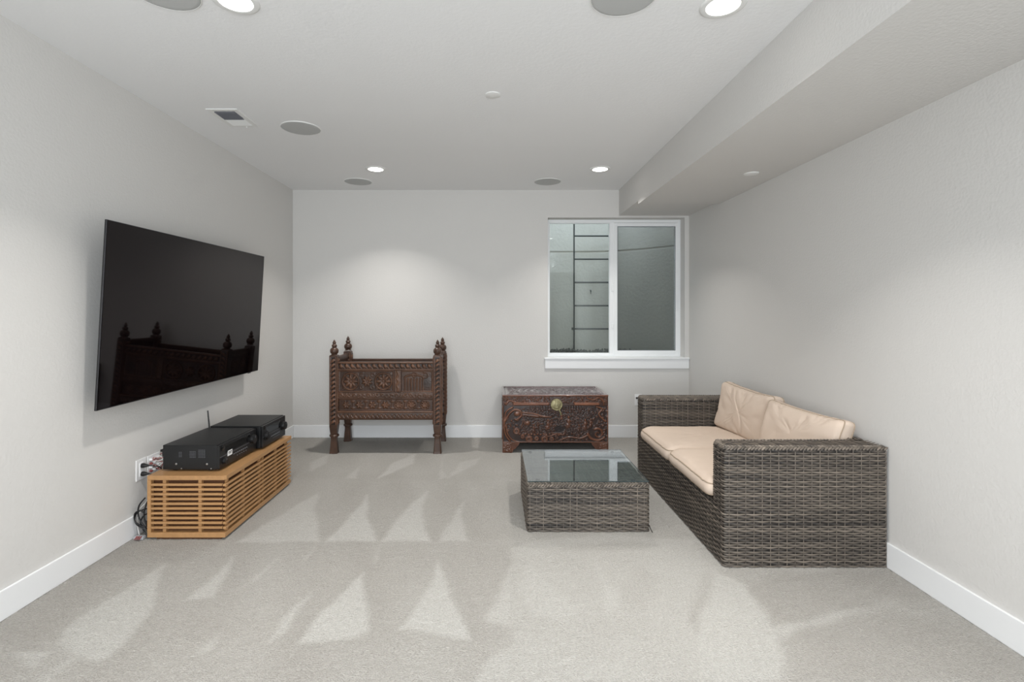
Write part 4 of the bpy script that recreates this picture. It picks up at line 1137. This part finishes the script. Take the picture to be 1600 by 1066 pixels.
# cushions: rounded slab built from rings, piping at the seams
def sgnpow(v, p): return math.copysign(abs(v)**p, v)
def cushion(name, cx, cy, cz, w, d, t, label, group, corner=.07, crown=.012, bulge=.012, wr=.005, seed=0, xf=None, pinch=0.0, soft=.02):
    N = 120
    cr_ = corner*min(w, d)
    def outline(inset):
        hw_, hd_ = w/2-inset, d/2-inset; c = max(.004, cr_-inset)
        segs = []
        for (sx, sy, a0) in ((1, 1, 0), (-1, 1, PI/2), (-1, -1, PI), (1, -1, 3*PI/2)):
            for k in range(7):
                a = a0+PI/2*k/6; segs.append(Vector((sx*(hw_-c)+c*math.cos(a), sy*(hd_-c)+c*math.sin(a), 0)))
        acc = [0]; L = len(segs)
        for k in range(L): acc.append(acc[-1]+(segs[(k+1) % L]-segs[k]).length)
        out = []; j = 0
        for k in range(N):
            dd = acc[-1]*k/N
            while acc[j+1] < dd: j += 1
            t_ = (dd-acc[j])/max(1e-9, acc[j+1]-acc[j]); p = segs[j].lerp(segs[(j+1) % L], t_)
            # sides pull in a little between the corners
            m = 1-pinch*(1-min(1, abs(p.x)/hw_)**2 if abs(p.y)/hd_ > abs(p.x)/hw_ else 1-min(1, abs(p.y)/hd_)**2)
            out.append((p.x*m, p.y*m))
        return out
    rings = []
    side = [(0, 1.0, 0), (-bulge*.75, .55, 0), (-bulge, 0, 0), (-bulge*.75, -.55, 0), (0, -1.0, 0)]
    top = []
    fr = [0.0, .012, .03, .06, .11, .18, .27, .38, .50, .62, .74, .85, .94, 1.0]
    b = BM(); R_ = []
    hd = min(w, d)/2
    def ring(f, z): # f fraction toward centre
        pts = outline(0)
        return [b.verts.new((p[0]*(1-f), p[1]*(1-f), z)) for p in pts]
    th = t/2
    allr = []
    for f in reversed(fr[:-1]): allr.append(ring(f, th+crown*(1-(1-min(1, f*1.6))**2)+(-soft*(1-min(1, f/.10))**2 if f < .10 else 0)))
    for ins, zf, _ in side[1:-1]:
        allr.append([b.verts.new((p[0], p[1], (th-soft)*zf)) for p in outline(ins)])
    for f in fr[:-1]: allr.append(ring(f, -th-crown*(1-(1-min(1, f*1.6))**2)+(soft*(1-min(1, f/.10))**2 if f < .10 else 0)))
    for r0, r1 in zip(allr, allr[1:]):
        for k in range(N): b.faces.new((r0[k], r0[(k+1) % N], r1[(k+1) % N], r1[k]))
    for r in (allr[0], allr[-1]):
        c = b.verts.new(sum((v.co for v in r), Vector())/N)
        for k in range(N): b.faces.new((r[k], r[(k+1) % N], c))
    so = Vector((seed*3.1, seed*1.7, 0))
    def deform(p):
        nz = mnoise.noise(Vector((p.x*3.0, p.y*3.0, p.z*4))+so)*wr
        cr = mnoise.noise(Vector((p.x*4+p.y*2, p.y*14-p.x*3, 0))+so)
        nz += -wr*.7*max(0, .16-abs(cr))/.16
        q = Vector((p.x+nz*.4, p.y, p.z+(nz if p.z > 0 else nz*.3)))
        if xf: q = xf(q)
        return q+Vector((cx, cy, cz))
    for v in b.verts: v.co = deform(v.co)
    tt = thing(name, label, 'cushion', (cx, cy, cz-t/2), group)
    obj('cover', b, 'fabric', tt, smooth=80)
    for sg in (1, -1):
        pts = [deform(Vector((p[0], p[1], sg*(th-soft+.002)))) for p in outline(.0005)]
        obj('piping', tube(BM(), pts, .0036, 6, closed=True), 'piping', tt, smooth=80)
    return tt
ymid = (SY0+SY1)/2
cw = (BX-SX0)+.018
def front_dip(q):
    # front edge rolls down slightly over the frame and dips mid-span
    f = max(0, (-q.x-cw/2+.10)/.10)
    return Vector((q.x, q.y, q.z-.010*f*f))
clen = (SY1-SY0-2*AT)/2-.004
cushion('seat_cushion', SX0+cw/2-.016, ymid+clen/2+.002, SEAT+.0595, cw, clen, .104, 'beige seat cushion at the window end of the wicker sofa', 'beige sofa seat cushions', seed=1, xf=front_dip, soft=.022)
cushion('seat_cushion', SX0+cw/2-.016, ymid-clen/2-.002, SEAT+.0595, cw, clen, .104, 'beige seat cushion at the near arm of the wicker sofa', 'beige sofa seat cushions', seed=2, xf=front_dip, soft=.022)
# back pillows: slab turned upright, leaning on the backrest
def upright(lean, yaw, roll, wdt, hgt, sag=0.0):
    def f(q):
        # q.x -> height, q.y -> along sofa (Y), q.z -> thickness toward -X
        h = q.x; yv = q.y; tk = q.z
        h = h+sag*(abs(yv)/(wdt/2))**3*(1 if h > 0 else -.3)
        p = Vector((-tk, yv, h))
        p = Matrix.Rotation(roll, 3, 'X') @ p
        p = Matrix.Rotation(lean, 3, 'Y') @ p
        p = Matrix.Rotation(yaw, 3, 'Z') @ p
        return p
    return f
cushion('back_pillow', 1.955, 3.895, .606, .370, .665, .125, 'beige back pillow standing tall in the far corner of the sofa', 'beige back pillows', corner=.09, crown=.020, bulge=.006, pinch=.035, wr=.014, seed=5,
        xf=upright(math.radians(9), math.radians(7), math.radians(2.5), .665, .37, .012), soft=.030)
cushion('back_pillow', 1.975, 3.225, .590, .350, .640, .125, 'beige back pillow slumped behind the near arm of the sofa', 'beige back pillows', corner=.09, crown=.020, bulge=.006, pinch=.035, wr=.015, seed=8,
        xf=upright(math.radians(12), math.radians(9), math.radians(1.6), .64, .35, .012), soft=.030)

# coffee table
TX0, TX1, TYa, TYb, TZ = .205, .978, 3.178, 3.905, .310
tab = thing('coffee_table', 'low square wicker coffee table with glass top in front of the sofa', 'table', ((TX0+TX1)/2, (TYa+TYb)/2, 0))
obj('inner_frame', box(TX0+g, TX1-g, TYa+g, TYb-g, .012, TZ-.010), 'wicker_core', tab)
tp = round_path([(TX1, TYa, 0), (TX0, TYa, 0), (TX0, TYb, 0), (TX1, TYb, 0)], .016, closed=True)
Wv = Weave(12); Wv.path_rows(tp, [.008+.0125*k for k in range(23)], stake=.043, closed=True)
Wv.build('side_weave', tab)
Wv = Weave(13); Wv.flat_rows(Vector((TX0+.01, TYa+.012, TZ-.004)), Vx, TX1-TX0-.02, Vy, TYb-TYa-.024, pitch=.0125); Wv.build('top_weave', tab)
Wv = Weave(14); Wv.braid(tp, TZ-.013, outside=-.005, thick=.006, size=.015); Wv.build('braided_edge', tab)
for x in (TX0+.04, TX1-.04):
    for y in (TYa+.04, TYb-.04):
        b = BM(); lathe(b, [(.016, 0), (.018, .003), (.018, .014)], x, y, 0, n=14); obj('foot', b, 'black', tab)
for i, (x, y) in enumerate([(TX0+.07, TYa+.045), (TX1-.09, TYa+.045), (TX0+.065, TYb-.05), (TX1-.075, TYb-.05)]):
    b = BM(); lathe(b, [(.013, 0), (.015, .004), (.013, .0085)], x, y, TZ, n=16); obj('glass_pad', b, 'black', tab)
obj('glass_top', box(TX0+.004, TX1-.004, TYa-.001, TYb-.002, TZ+.0085, TZ+.0135, bev=.0008, seg=1), 'tglass', tab)
M['gedge'] = mat('glass_edge_green', rgb(46, 62, 66), 0.15)
obj('glass_edge', frame_bm(TX0+.0035, TX1-.0035, 0, 1, 0, 1, .001) and (lambda: (lambda q: (bx(q, TX0+.0032, TX1-.0032, TYa-.0018, TYa-.0006, TZ+.0088, TZ+.0132), bx(q, TX0+.0032, TX1-.0032, TYb-.0024, TYb-.0012, TZ+.0088, TZ+.0132), bx(q, TX0+.0032, TX0+.0042, TYa, TYb-.003, TZ+.0088, TZ+.0132), bx(q, TX1-.0042, TX1-.0032, TYa, TYb-.003, TZ+.0088, TZ+.0132), q)[-1])(BM()))(), 'gedge', tab)
obj('loose_strand', tube(BM(), catmull([(TX1-.002, TYa-.004, .045), (TX1+.006, TYa-.008, .022), (TX1+.016, TYa-.012, .004)], 5), .0028, 5), 'wicker_core', tab)
